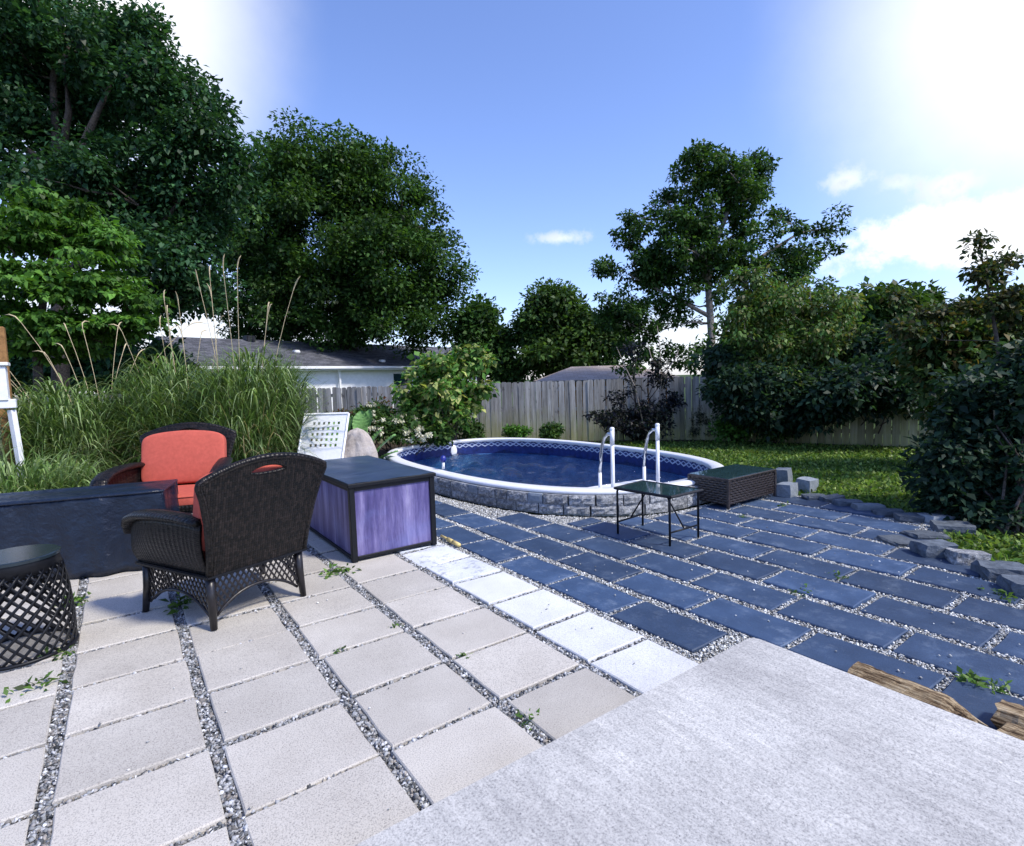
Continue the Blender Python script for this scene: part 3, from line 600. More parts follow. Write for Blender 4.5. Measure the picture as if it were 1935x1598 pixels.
def lattice(mb, A, B, ztop, arch, cell=.042, w=.0065):
    A = Vector(A); B = Vector(B); L = (B - A).length; d = (B - A) / L; nrm = d.cross(Vector((0, 0, 1)))
    for sgn_ in (1, -1):
        off = 1 if sgn_ > 0 else -1; s = -.5
        while s < L + .5:
            run = []
            for i in range(25):
                z = ztop - i / 24 * ztop; x = s + sgn_ * (ztop - z) * .62
                if 0 <= x <= L and z >= arch(x / L): run.append((x, z))
            if len(run) > 1:
                (x0, z0), (x1, z1) = run[0], run[-1]; a = A + d * x0 + Vector((0, 0, z0)); b = A + d * x1 + Vector((0, 0, z1)); t = (b - a).normalized(); sd2 = t.cross(nrm).normalized() * w; n2 = nrm * .003 * off
                mb.add([a - sd2 + n2, a + sd2 + n2, b + sd2 + n2, b - sd2 + n2, a - sd2 - nrm * .002, a + sd2 - nrm * .002, b + sd2 - nrm * .002, b - sd2 - nrm * .002], [(0, 1, 2, 3), (7, 6, 5, 4), (0, 4, 5, 1), (2, 6, 7, 3), (1, 5, 6, 2), (3, 7, 4, 0)])
            s += cell
def make_chair(label, loc, rz, sc=1.0):
    t = thing('wicker_armchair', label, 'armchair', loc, rz, 'wicker armchairs with coral cushions'); t.scale = (sc, sc, sc)
    RL, FL = [(s * .335, .02) for s in (-1, 1)], [(s * .445, .75) for s in (-1, 1)]
    for s in (-1, 1):
        MB().tube([(s * .335, .02, .37), (s * .338, .012, .2), (s * .345, -.005, 0)], [.033, .029, .023], 10).build('leg', 'wicker_trim', t, True)
        MB().tube([(s * .44, .745, .37), (s * .447, .755, .2), (s * .465, .775, 0)], [.033, .029, .023], 10).build('leg', 'wicker_trim', t, True)
    o2 = [(-.385, -.045), (.385, -.045), (.50, .81), (-.50, .81)]
    bm = bmesh.new(); f = bm.faces.new([bm.verts.new((x, y, .362)) for x, y in o2]); ex = bmesh.ops.extrude_face_region(bm, geom=[f]); bmesh.ops.translate(bm, vec=(0, 0, .026), verts=[v for v in ex['geom'] if isinstance(v, bmesh.types.BMVert)]); bmesh.ops.recalc_face_normals(bm, faces=bm.faces); bmesh.ops.bevel(bm, geom=bm.edges[:], offset=.007, segments=2, affect='EDGES')
    me = bpy.data.meshes.new('seat_frame'); bm.to_mesh(me); bm.free(); me.materials.append(MATS['black_metal']); o = bpy.data.objects.new('seat_frame', me); C.objects.link(o); o.parent = t
    corners = [(-.338, .015), (.338, .015), (.448, .755), (-.448, .755)]
    for i in range(4):
        A, B = corners[i], corners[(i + 1) % 4]; arch = lambda x: .055 + .16 * (1 - abs(2 * x - 1) ** 2.2)
        mb = MB(); lattice(mb, (*A, 0), (*B, 0), .362, arch); stuff(mb.build('skirt_lattice', 'wicker_trim', t))
        pth = [(A[0] + (B[0] - A[0]) * x, A[1] + (B[1] - A[1]) * x, arch(x)) for x in np.linspace(.04, .96, 18)]; MB().tube(pth, .0105, 7).build('skirt_trim', 'wicker_trim', t, True)
    # back panel with a hand hole
    by = lambda z: -.02 - (z - .385) * .27
    pr_ = [(.355, .388), (.365, .55), (.392, .76), (.43, .93), (.462, 1.02), (.458, 1.048), (.43, 1.062)]
    topa = [(x, 1.062 + .10 * (1 - (x / .43) ** 2)) for x in np.linspace(.37, -.37, 15)]
    outl = pr_ + topa + [(-x, z) for x, z in pr_[::-1]]
    hl = [(.135 * math.cos(a), 1.082 + .036 * math.sin(a) - .012 * math.cos(a) ** 2) for a in np.linspace(0, 2 * math.pi, 22, endpoint=False)]
    mb = polyfill(outl, [hl], 0); mb.uv = [(b_, a_) for a_, b_ in mb.uv]; mb.v = [(x, by(z), z) for x, z, _ in mb.v]
    bk = mb.build('backrest', 'wicker', t, False, .042)
    MB().tube([(x, by(z) - .004, z) for x, z in outl], .026, 8).build('back_rim', 'wicker', t, True)
    MB().tube([(x, by(z) - .004, z) for x, z in hl + hl[:2]], .015, 7).build('hand_hole_rim', 'wicker', bk, True)
    for s in (-1, 1):
        arm = np.array([(s * .40, -.05, .765), (s * .435, .15, .785), (s * .475, .40, .785), (s * .495, .62, .765), (s * .495, .76, .725), (s * .485, .825, .665), (s * .478, .835, .60)])
        low = np.array([(s * .355, -.02, .388), (s * .38, .15, .388), (s * .41, .38, .388), (s * .44, .58, .388), (s * .46, .70, .388), (s * .465, .76, .388), (s * .467, .79, .388)])
        mb = MB(); ruled(mb, low, arm - [0, 0, .02], 26, 8, .95, lambda u, v: np.array([s * .025 * math.sin(math.pi * v), 0, 0])); mb.build('side_panel', 'wicker', t, True, .02)
        tt = np.linspace(0, 1, 26); T = np.linspace(0, 1, 7); path = [tuple(np.interp(q, T, arm[:, i]) for i in range(3)) for q in tt]
        MB().tube(path, [.055 + .012 * math.sin(math.pi * q) for q in tt], 12, (1.15, .5)).build('armrest', 'wicker', t, True)
        mb = MB(); ruled(mb, [(s * .467, .79, .388), (s * .36, .80, .388)], [(s * .478, .83, .64), (s * .36, .81, .60)], 4, 6, .12); mb.build('arm_front', 'wicker', t, True, .02)
    mb = MB(); mb.grid(lambda u, v: ((u - .5) * .80, .80, .388 + v * .06), 10, 2, lambda u, v: (u * .8, v * .06)); mb.build('front_apron', 'wicker', t, True, .02)
    def wr(x, y, z): return Vector((0, .020 * math.exp(-((z - .55) / .55) ** 2) * (abs(math.sin(x * 13)) ** .5 - .6) * math.exp(-(x / .38) ** 2) * (-1 if y > 0 else 1), 0))
    sc_ = MB(); pillow(sc_, (0, .43, .475), (.375, .36, .075)); so_ = sc_.build('seat_cushion', 'coral_fabric', t, True)
    rt = Matrix.Rotation(R(14), 3, 'X'); bc = MB(); pillow(bc, (0, .0, .800), (.405, .080, .262), rt, .24, 120, 40, wr, .05); bo = bc.build('back_cushion', 'coral_fabric', t, True)
    for zz_ in (.425, .525):
        pts = [(.376 * math.copysign(abs(math.cos(a)) ** .28, math.cos(a)) , .43 + .361 * math.copysign(abs(math.sin(a)) ** .28, math.sin(a)), zz_) for a in np.linspace(0, 2 * math.pi, 60)]
        MB().tube(pts, .0055, 5).build('piping', 'coral_fabric', so_, True)
    return t
make_chair('dark wicker armchair in the foreground seen from behind, beside the purple box', (.745, 4.31, 0), R(19))
q2 = P(352, 900, 6.35); make_chair('dark wicker armchair facing the camera, its coral back cushion against the tall grass', (q2[0], q2[1], 0), math.atan2(.36, -.93), 1.06)

# ------------------------------------------------------------------ covered table
a_ = np.array([-.965, .262]); b_ = np.array([.262, .965]); c0_ = np.array([.27, 5.98]); CL, CD, CH = 2.3, .62, .74
cov = thing('covered_table', 'low table hidden under a navy vinyl cover beside the armchairs', 'covered table', (*c0_, 0), 0)
def cov_pt(s, z, side):                     # s along the perimeter side, folds grow towards the hem
    k = 1 - z / CH
    fold = (.026 * math.sin(s * 11 + 2 * math.sin(s * 3)) + .014 * math.sin(s * 27 + 1)) * (.25 + k) * .9 - .012 + .03 * k
    if side == 0: p = a_ * s - b_ * fold
    elif side == 1: p = b_ * s - a_ * fold
    elif side == 2: p = b_ * CD + a_ * s + b_ * fold
    else: p = a_ * CL + b_ * s + a_ * fold
    return (p[0], p[1], z)
mb = MB()
for side, L in ((0, CL), (1, CD), (2, CL), (3, CD)):
    mb.grid(lambda u, v: cov_pt(u * L, .015 + v * (CH - .03), side), int(L * 45), 14)
mb.build('skirt', 'vinyl_cover', cov, True, .006)
mb = MB()
def topf(u, v):
    x, y = u * CL, v * CD; e = min(x, CL - x, y, CD - y); z = CH - .018 * math.exp(-e / .02) + .010 * math.sin(x * 4 + 1) * math.sin(y * 6) * min(1, e / .1) - .012 * (math.exp(-((e - .16) / .05) ** 2)); p = a_ * x + b_ * y; return (p[0], p[1], z)
mb.grid(topf, 70, 24); mb.build('top', 'vinyl_cover', cov, True)
rimp = [(0, 0), (CL, 0), (CL, CD), (0, CD), (0, 0)]; pts = []
for (x0, y0), (x1, y1) in zip(rimp, rimp[1:]):
    for k in np.linspace(0, 1, 20, endpoint=False): p = a_ * (x0 + (x1 - x0) * k) + b_ * (y0 + (y1 - y0) * k); pts.append((p[0], p[1], CH - .020))
MB().tube(pts + pts[:2], .011, 7).build('seam', 'vinyl_cover', cov, True)

# ------------------------------------------------------------------ lattice drum table
dr = thing('drum_table', 'black metal drum side table with diamond lattice body and solid round top', 'side table', (-.615, 4.66, 0)); DH = .635
rad = lambda z: .275 - .055 * (z / DH) + .02 * math.sin(math.pi * z / DH)
MB().lathe([(0, DH), (.225, DH), (.235, DH - .005), (.235, DH - .022), (.222, DH - .026), (0, DH - .026)], 48).build('top', 'dark_tabletop', dr, False)
MB().lathe([(rad(DH - .03), DH - .026), (rad(.53), .53), (rad(.53) - .006, .53), (rad(DH - .03) - .006, DH - .026)], 48).build('upper_band', 'black_metal', dr, True)
MB().tube([(rad(.012) * math.cos(a), rad(.012) * math.sin(a), .012) for a in np.linspace(0, 2 * math.pi, 49)], .012, 8, cap=False).build('base_ring', 'black_metal', dr, True)
for dirn in (1, -1):
    for k in range(24):
        vs = []; fs = []
        for i in range(13):
            z = .015 + i / 12 * .525; a = 2 * math.pi * k / 24 + dirn * i / 12 * 1.75; r_ = rad(z) + .002 * dirn
            for dz in (-.0125, .0125): vs.append((r_ * math.cos(a), r_ * math.sin(a), z + dz))
        fs = [(2 * i, 2 * i + 1, 2 * i + 3, 2 * i + 2) for i in range(12)]
        MB().add(vs, fs).build('lattice_strip', 'black_metal', dr, True, .004)

# ------------------------------------------------------------------ purple storage box
BX, BY, BZ = .87, 1.82, .73
bx = thing('storage_box', 'large deck box with mottled purple panels, black frame and dark lid', 'storage box', (1.65, 4.92, 0))
for x in (.026, BX - .026):
    for y in (.026, BY - .026): MB().box((x, y, (BZ - .03) / 2), (.052, .052, BZ - .03), .004).build('corner_post', 'black_metal', bx)
for y in (.022, BY - .022): MB().box((BX / 2, y, .035), (BX - .106, .03, .03), .003).build('bottom_rail', 'black_metal', bx); MB().box((BX / 2, y, BZ - .05), (BX - .106, .03, .035), .003).build('top_rail', 'black_metal', bx)
for x in (.022, BX - .022): MB().box((x, BY / 2, .035), (.03, BY - .106, .03), .003).build('bottom_rail', 'black_metal', bx); MB().box((x, BY / 2, BZ - .05), (.03, BY - .106, .035), .003).build('top_rail', 'black_metal', bx)
for y in (.028, BY - .028): MB().box((BX / 2, y, .36), (BX - .104, .012, .62)).build('panel', 'box_panel', bx)
for x in (.028, BX - .028): MB().box((x, BY / 2, .36), (.012, BY - .104, .62)).build('panel', 'box_panel', bx)
mb = MB().box((BX / 2, BY / 2, BZ - .012), (BX + .03, BY + .03, .038), .006); mb.build('lid_rim', 'black_metal', bx)
mb = MB(); mb.grid(lambda u, v: (.0 + u * BX, v * BY, BZ + .009 + .010 * math.sin(math.pi * u) ** .7 * math.sin(math.pi * v) ** .7 + .002 * math.sin(u * 14 + v * 9)), 20, 30); mb.build('lid', 'box_lid', bx, True)

# ------------------------------------------------------------------ small metal table
tb = thing('metal_table', 'small black folding side table with glass top beside the pool wall', 'side table', (4.14, 3.36, 0)); TH = .485
LG = [(0, .60), (.07, 0), (.49, 0), (.40, .68)]; LG = [(.0, .62), (.06, 0), (.50, 0), (.43, .66)]
for x, y in LG: MB().tube([(x, y, 0), (x, y, TH - .03), (x + (.02 if x < .2 else -.02), y, TH - .008)], .0115, 8).build('leg', 'black_metal', tb, True)
fr_ = [(-.02, .64), (.04, -.03), (.53, -.03), (.46, .69)]
for i in range(4):
    A, B = fr_[i], fr_[(i + 1) % 4]; MB().tube([(*A, TH), (*B, TH)], .014, 4, (1, 1)).build('top_rail', 'black_metal', tb)
MB().add([(x, y, TH + .004) for x, y in fr_], [(0, 1, 2, 3)]).build('glass_top', 'glass_top', tb, False, .005)
for (A, B), ym in (((LG[1], LG[2]), .22), ((LG[0], LG[3]), .42)):
    MB().tube([(*A, .13), (*B, .13)], .009, 7).build('stretcher', 'black_metal', tb, True)
    mx_, my_ = (A[0] + B[0]) / 2, (A[1] + B[1]) / 2; MB().tube([(mx_, my_, .13), (.25, ym, TH - .01)], .0075, 6).build('brace', 'black_metal', tb, True)

# ------------------------------------------------------------------ wicker ottoman box with glass top
OX, OY, OZ = 1.04, .56, .365
ot = thing('wicker_coffee_table', 'low brown wicker coffee table with dark glass top against the pool wall', 'coffee table', (5.89, 3.84, 0))
MB().box((OX / 2, OY / 2, .19), (OX - .03, OY - .03, .30)).build('core', 'wicker_trim', ot)
for A, B, nr_ in (((0, 0), (OX, 0), (0, -1)), ((OX, 0), (OX, OY), (1, 0)), ((OX, OY), (0, OY), (0, 1)), ((0, OY), (0, 0), (-1, 0))):
    L = math.hypot(B[0] - A[0], B[1] - A[1]); d = ((B[0] - A[0]) / L, (B[1] - A[1]) / L); nc = int(L / .045) * 4
    for row in range(10):
        z0 = .05 + row * .030; ph = row % 2
        def fn(u, v):
            w = .0065 * math.cos(math.pi * (u * L / .045 + ph)) + .005 * math.sin(math.pi * v); return (A[0] + d[0] * u * L + nr_[0] * w, A[1] + d[1] * u * L + nr_[1] * w, z0 + v * .024)
        MB().grid(fn, nc, 2).build('strand', 'wicker_strand', ot, True)
for x in (0, OX):
    for y in (0, OY): MB().box((x * 1.0, y, .17), (.034, .034, .34), .006).build('leg', 'wicker_strand', ot)
for a, b, c, d in ((OX / 2, 0, OX + .03, .03), (OX / 2, OY, OX + .03, .03)): MB().box((a, b, .352), (c, d, .022), .005).build('top_rail', 'wicker_strand', ot)
for x in (0, OX): MB().box((x, OY / 2, .352), (.03, OY - .03, .0215), .005).build('top_rail', 'wicker_strand', ot)
MB().box((OX / 2, OY / 2, OZ), (OX - .0, OY - .0, .008), .002).build('glass_top', 'glass_top', ot)

# ------------------------------------------------------------------ pool steps with hand rails
st = thing('pool_steps', 'white plastic pool steps with two upright hand rails at the near rim', 'pool steps', (5.28, 4.80, 0), R(-7))
for i, (y, z) in enumerate(((.02, .205), (.46, .0), (.74, -.22), (1.02, -.44))): MB().box((-.06, y + .14, z - .02), (1.12, .46 if i == 0 else .34, .05), .015).build('tread', 'white_vinyl', st)
for s in (-1, 1): MB().add([(s * .56 - .06, -.06, .16), (s * .56 - .06, .36, .16), (s * .56 - .06, 1.2, -.55), (s * .56 - .06, 1.2, -1.04), (s * .56 - .06, -.06, -1.04)], [(0, 1, 2, 3, 4)]).build('side_panel', 'white_vinyl', st, False, .03)
for s in (-1, 1):
    MB().tube([(s * .37, -.06, .04), (s * .37, -.06, .80)], .024, 12).build('post', 'white_vinyl', st, True)
    MB().tube([(s * .37, -.06, .80), (s * .37, -.06, .985)], [.028, .028], 12).build('collar', 'white_vinyl', st, True)
    MB().lathe([(.030, 0), (.030, .02), (.018, .032), (0, .034)], 12, (s * .37, -.06, .985)).build('cap', 'white_vinyl', st, True)
    MB().tube([(s * .37, .20, -.02), (s * .37, .20, .42)], .023, 12).build('lower_sleeve', 'white_vinyl', st, True)
    MB().tube([(s * .37, -.05, .93), (s * .37, .02, .93), (s * .37, .09, .88), (s * .37, .14, .78), (s * .37, .17, .65), (s * .37, .20, .42)], .021, 10).build('handrail', 'chrome', st, True)
    MB().box((s * .37, -.0, .225), (.10, .30, .035), .012).build('base_plate', 'white_vinyl', st)
q = G(838, 886, .287); fl_ = thing('pool_thermometer', 'small blue ball on a white stem at the pool rim near the storage box', 'pool gauge', q)
MB().tube([(0, 0, 0), (0, 0, .11)], .022, 10).build('stem', 'white_vinyl', fl_, True); MB().lathe([(0, .10), (.03, .11), (.048, .14), (.05, .16), (.04, .195), (.02, .21), (0, .213)], 16).build('ball', 'blue_plastic', fl_, True)
best = None                                  # skimmer faceplate on the far liner wall
for s_ in ring(-.162, 900):
    if s_[1] < 8.6: continue
    u_, v_ = proj_px((s_[0], s_[1], .03))
    if best is None or abs(u_ - 858) < best[0]: best = (abs(u_ - 858), s_)
w_ = best[1]; k_ = int(np.argmin(np.hypot(*(ring(-.162, 900) - w_).T))); rr_ = ring(-.162, 900); tg = rr_[(k_ + 3) % 900] - rr_[k_ - 3]; mb = MB()
mb.lathe([(0, .012), (.105, .012), (.125, .006), (.13, 0)], 28); o = mb.build('skimmer_plate', 'white_vinyl', pool, True); nrm_ = Vector((-tg[1], tg[0], 0)).normalized()
o.location = (w_[0] - PCX + nrm_.x * .008, w_[1] - PCY + nrm_.y * .008, .055); o.rotation_euler = nrm_.to_track_quat('Z', 'Y').to_euler(); o.scale = (.6, 1, 1) if abs(o.rotation_euler.z) < 9 else (1, 1, 1)

# ------------------------------------------------------------------ stone edging of the patio
ed_ = thing('stone_edging', 'uneven row of grey stone blocks edging the slate patio toward the lawn', 'stone edging', (6.9, 2.5, 0))
def rock(seed, dx, dy, dz, jit=.12):
    r = random.Random(seed); bm = bmesh.new(); bmesh.ops.create_cube(bm, size=1); bmesh.ops.subdivide_edges(bm, edges=bm.edges[:], cuts=2, use_grid_fill=True)
    for v in bm.verts:
        k = 1 - .04 * (abs(v.co.x) > .4) * (abs(v.co.y) > .4) - .03 * (abs(v.co.z) > .4) * ((abs(v.co.x) > .4) + (abs(v.co.y) > .4)); v.co = Vector((v.co.x * dx * k + r.uniform(-jit, jit) * dx * .35, v.co.y * dy * k + r.uniform(-jit, jit) * dy * .35, v.co.z * dz + r.uniform(-jit, jit) * dz * .4))
    vs = [tuple(v.co) for v in bm.verts]; bm.verts.index_update(); fs = [tuple(v.index for v in f.verts) for f in bm.faces]; bm.free(); return vs, fs
for i, (px_, py_, dx, dy, dz, rz_, mt_) in enumerate([(1480, 914, .22, .2, .25, .2, 'cut_block'), (1487, 936, .26, .2, .19, .1, 'cut_block'), (1525, 926, .26, .2, .19, .0, 'cut_block'), (1540, 942, .30, .16, .08, -.5, 'edging_stone'), (1572, 946, .26, .16, .09, -.6, 'edging_stone'), (1602, 954, .30, .16, .09, -.7, 'edging_stone'), (1640, 962, .32, .18, .09, -.75, 'cut_block'),
    (1678, 972, .30, .17, .08, -.8, 'edging_stone'), (1722, 982, .32, .18, .09, -.85, 'edging_stone'), (1772, 984, .34, .22, .10, -.5, 'cut_block'), (1800, 1000, .34, .24, .09, -1.0, 'edging_stone'), (1748, 1012, .34, .24, .06, -.6, 'edging_stone'), (1700, 1022, .30, .26, .05, -.4, 'edging_stone'), (1765, 1046, .28, .22, .13, -.7, 'edging_stone'), (1830, 1062, .28, .2, .12, -.9, 'wall_block'), (1895, 1088, .32, .24, .12, -.9, 'edging_stone'), (1960, 1120, .36, .26, .12, -1.0, 'edging_stone'), (1790, 978, .26, .2, .14, .3, 'edging_stone')]):
    q = G(px_, py_); vs, fs = rock(i, dx, dy, dz, .06 if mt_ == 'cut_block' else .14); o = MB().add(vs, fs).build('stone', mt_, ed_); o.location = (q[0] - 6.9, q[1] - 2.5, dz / 2 - .03); o.rotation_euler = (rng.normal() * .04, rng.normal() * .04, rz_)

# ------------------------------------------------------------------ split logs, hose end
def log(label, a, b, r, seed, taper=True):
    a = np.array(a); b = np.array(b); L = np.linalg.norm(b - a); d = b - a; rr = random.Random(seed); mb = MB(); n = 22; k = 14; prof = [1 + rr.uniform(-.22, .22) for _ in range(k)]; vs = []; fs = []
    for i in range(n + 1):
        u = i / n; tp = 1 if not taper else min(1, (1 - u) * 3.2 + .18)
        for j in range(k):
            th_ = 2 * math.pi * j / k; ext = (rr.uniform(-.06, .06) if i in (0, n) else 0); q_ = r * prof[j] * tp * (1 + rr.uniform(-.05, .05)); vs.append((q_ * math.cos(th_) * 1.0, (u + ext * .6) * L, max(-.6 * r, q_ * math.sin(th_) * .75)))
    fs = [(i * k + j, i * k + (j + 1) % k, (i + 1) * k + (j + 1) % k, (i + 1) * k + j) for i in range(n) for j in range(k)] + [tuple(range(k - 1, -1, -1)), tuple(n * k + j for j in range(k))]
    o = mb.add(vs, fs).build('split_log', 'split_wood'); o.location = (*a[:2], a[2] + .6 * r); o.rotation_euler = (0, 0, math.atan2(d[1], d[0]) - math.pi / 2); return tag(o, label, 'firewood')
log('long splintered split log lying along the right edge of the concrete step', (3.005, 1.235, 0), (2.99, .70, 0), .095, 3)
log('short weathered log piece at the right edge of the frame beyond the long log', (3.17, .70, 0), (3.2, .25, 0), .085, 4, False)
log('dark broken log piece against the concrete step below the weathered one', (2.985, .64, 0), (2.985, .25, 0), .075, 5, False)
a, b = G(834, 1016), G(868, 1034); v_ = b - a
hz_ = thing('hose_end', 'pale yellow hose end lying at the foot of the purple storage box', 'hose', (*a[:2], 0)); MB().tube([(0, 0, .022), (v_[0] * .5, v_[1] * .5, .022)], .014, 10).build('hose', 'hose_yellow', hz_, True)
MB().tube([tuple(v_ * .38 + [0, 0, .022]), tuple(v_ * .62 + [0, 0, .022]), tuple(v_ * .66 + [0, 0, .022])], [.022, .022, .016], 10).build('grip', 'hose_yellow', hz_, True); MB().tube([tuple(v_ * .68 + [0, 0, .022]), tuple(v_ * 1.0 + [0, 0, .022])], [.022, .021], 10).build('nozzle', 'hose_yellow', hz_, True)

# ------------------------------------------------------------------ left edge: white railing post, wooden post; boulder and lattice
dp = 7.9; q = P(12, 850, dp); k_ = PX(dp)
wp = thing('railing_post', 'white painted railing post with flat cap at the left edge of the frame', 'post', (q[0], q[1], -.03)); zt = P(18, 688, dp)[2] + .03; zb = P(18, 752, dp)[2] + .03
MB().box((0, 0, zt), (.25, .25, .05), .008).build('cap', 'white_paint', wp); MB().box((0, 0, (zt + zb) / 2 - .03), (.18, .18, zt - zb), .006).build('post', 'white_paint', wp)
MB().box((-.06, 0, zb - .08), (.44, .14, .13), .01).build('cross_rail', 'white_paint', wp); MB().tube([(.10, 0, zb - .17), (.17, .02, 0)], [.05, .05], 4).build('brace', 'white_paint', wp)
MB().tube([(-.18, 0, zb - .17), (-.12, .02, 0)], [.05, .05], 4).build('brace', 'white_paint', wp)
q = P(4, 700, 8.6); zt2 = P(4, 612, 8.6)[2]; o = MB().box((0, 0, zt2 / 2), (.16, .16, zt2), .01).build('wooden_post', 'wood_post'); o.location = (q[0], q[1], -.05); tag(o, 'brown wooden post standing behind the white railing post', 'post')
dp = 9.6; q = P(672, 860, dp); wl = PX(dp); bo_ = MB()
def bfn(u, v):
    a = 2 * math.pi * u; z = v; r_ = (1 - z ** 2.6) ** .55 if z < 1 else 0; lump = 1 + .10 * math.sin(3 * a + 4 * z) + .07 * math.sin(7 * a - 5 * z) + .04 * math.sin(13 * a + 9 * z)
    return (.36 * r_ * lump * math.cos(a) + .05 * z, .26 * r_ * lump * math.sin(a), .95 * z)
bo_.grid(bfn, 40, 22); o = bo_.build('boulder', 'boulder', None, True); o.location = (q[0], q[1], -.06); o.rotation_euler = (0, 0, R(-35)); tag(o, 'tall rounded tan boulder standing behind the storage box', 'boulder')
dp = 9.1; q = P(592, 862, dp); lt = thing('lattice_panel', 'white plastic lattice panel leaning beside the boulder under the tall grass', 'panel', (q[0], q[1], -.04), R(-42)); mb = MB(); nx, nz = 18, 26
hw, hh = .40, 1.18; tilt = .50
for i in range(nx):
    for j in range(nz):
        if 3 <= i < nx - 2 and 13 <= j < 23 and (i + j) % 2 == 0 and (i % 2 == 0): continue
        x0, x1, z0, z1 = -hw + 2 * hw * i / nx, -hw + 2 * hw * (i + 1) / nx, hh * j / nz, hh * (j + 1) / nz; mb.add([(x0, z0 * tilt, z0), (x1, z0 * tilt, z0), (x1, z1 * tilt, z1), (x0, z1 * tilt, z1)], [(0, 1, 2, 3)])
mb.build('panel', 'white_vinyl', lt, False, .012)
for x in (-hw, hw): MB().tube([(x, -.008, 0), (x, hh * tilt - .008, hh)], .022, 4).build('edge_frame', 'white_vinyl', lt)
MB().tube([(-hw, hh * tilt - .008, hh), (hw, hh * tilt - .008, hh)], .022, 4).build('edge_frame', 'white_vinyl', lt)
#PART4
# ------------------------------------------------------------------ trees
OAK = [(.022, .06, .014), (.04, .10, .022), (.065, .135, .03)]; DEEP = [(.016, .055, .024), (.032, .092, .038), (.05, .125, .048)]
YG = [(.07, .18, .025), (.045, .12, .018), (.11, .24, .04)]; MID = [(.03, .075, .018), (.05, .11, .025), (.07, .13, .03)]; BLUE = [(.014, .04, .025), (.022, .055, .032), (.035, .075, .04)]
def tp(px, py, dep, r): q = P(px, py, dep); return (q[0], q[1], q[2], r)
def gbase(px, dep): q = P(px, 720, dep); return np.array([q[0], q[1], -.1])
D = 17.0; b = gbase(105, D)
tree('shade_tree', 'tallest dark tree filling the upper left corner with pale forked limbs', b, [(*b, .26), tp(112, 560, D, .21), tp(105, 400, D, .17), tp(108, 300, D, .13), tp(100, 150, D, .09), tp(120, 20, D, .05)],
     [pb(60, 60, 150, 110, D), pb(210, 90, 110, 95, D - .5), pb(290, 190, 95, 85, D), pb(385, 190, 45, 80, D + .5), pb(390, 290, 70, 80, D), pb(120, 230, 130, 75, D + 1.5), pb(20, 250, 90, 130, D), pb(250, 330, 120, 65, D), pb(330, 420, 95, 75, D + .5), pb(60, 400, 110, 80, D + .5), pb(260, 60, 35, 45, D), pb(300, 540, 70, 60, D + 1), pb(160, 130, 140, 120, D + 2), pb(430, 300, 50, 80, D), pb(370, 360, 90, 90, D + 1), pb(230, 430, 110, 80, D + 1.5), pb(370, 520, 70, 70, D + 1), pb(300, 480, 90, 60, D - .5), pb(120, 340, 120, 60, D - 1), pb(340, 270, 80, 70, D - .5)],
     470, .72, 190, .165, DEEP, 'bark', [[tp(105, 400, D, .16), tp(150, 290, D - .4, .12), tp(190, 200, D - .6, .08), tp(230, 120, D - .5, .04)], [tp(108, 330, D, .14), tp(60, 290, D - .3, .11), tp(30, 270, D, .07)], [tp(110, 330, D, .12), tp(130, 210, D - .6, .09), tp(120, 110, D - .8, .05), tp(150, 40, D, .03)], [tp(112, 520, D, .16), tp(200, 470, D, .12), tp(300, 430, D, .08), tp(340, 380, D, .05)]], 90, .05, .35)
D = 31.0; b = gbase(655, D)
tree('oak_tree', 'huge rounded dark green oak behind the long house', b, [(*b, .6), tp(655, 560, D, .5), tp(650, 420, D, .35), tp(640, 320, D, .2)],
     [pb(500, 330, 90, 85, D), pb(590, 320, 110, 78, D - 1), pb(690, 340, 105, 75, D), pb(770, 420, 90, 80, D), pb(830, 510, 70, 75, D), pb(850, 590, 50, 65, D), pb(480, 440, 100, 100, D - 1), pb(600, 450, 130, 110, D - 2), pb(720, 500, 120, 100, D - 2), pb(470, 560, 100, 85, D), pb(600, 580, 130, 80, D - 1), pb(740, 600, 120, 65, D - 1), pb(640, 480, 190, 170, D + 2.5)],
     640, .95, 230, .215, OAK, 'bark', [[tp(655, 560, D, .3), tp(560, 470, D, .2), tp(500, 380, D, .1)], [tp(655, 540, D, .3), tp(740, 480, D, .2), tp(800, 430, D, .1)]], 60, .08, .55)
D = 12.0; b = gbase(60, D)
tree('dogwood_tree', 'bright yellow-green layered tree at left below the tallest tree', b, [(*b, .10), tp(70, 640, D, .085), tp(90, 520, D, .06), tp(110, 400, D, .03)],
     [pb(110, 390, 90, 35, D), pb(40, 440, 110, 45, D - .4), pb(180, 450, 90, 42, D), pb(120, 520, 130, 50, D - .6), pb(210, 545, 80, 38, D - .3), pb(30, 560, 100, 55, D), pb(150, 610, 110, 45, D - .3), pb(60, 640, 110, 40, D), pb(250, 600, 50, 28, D)],
     210, .40, 105, .135, YG, 'bark', [], 60, .02, .2, flat=.3, hang=.55, layer=.28)
D = 21.0; b = gbase(1350, D)
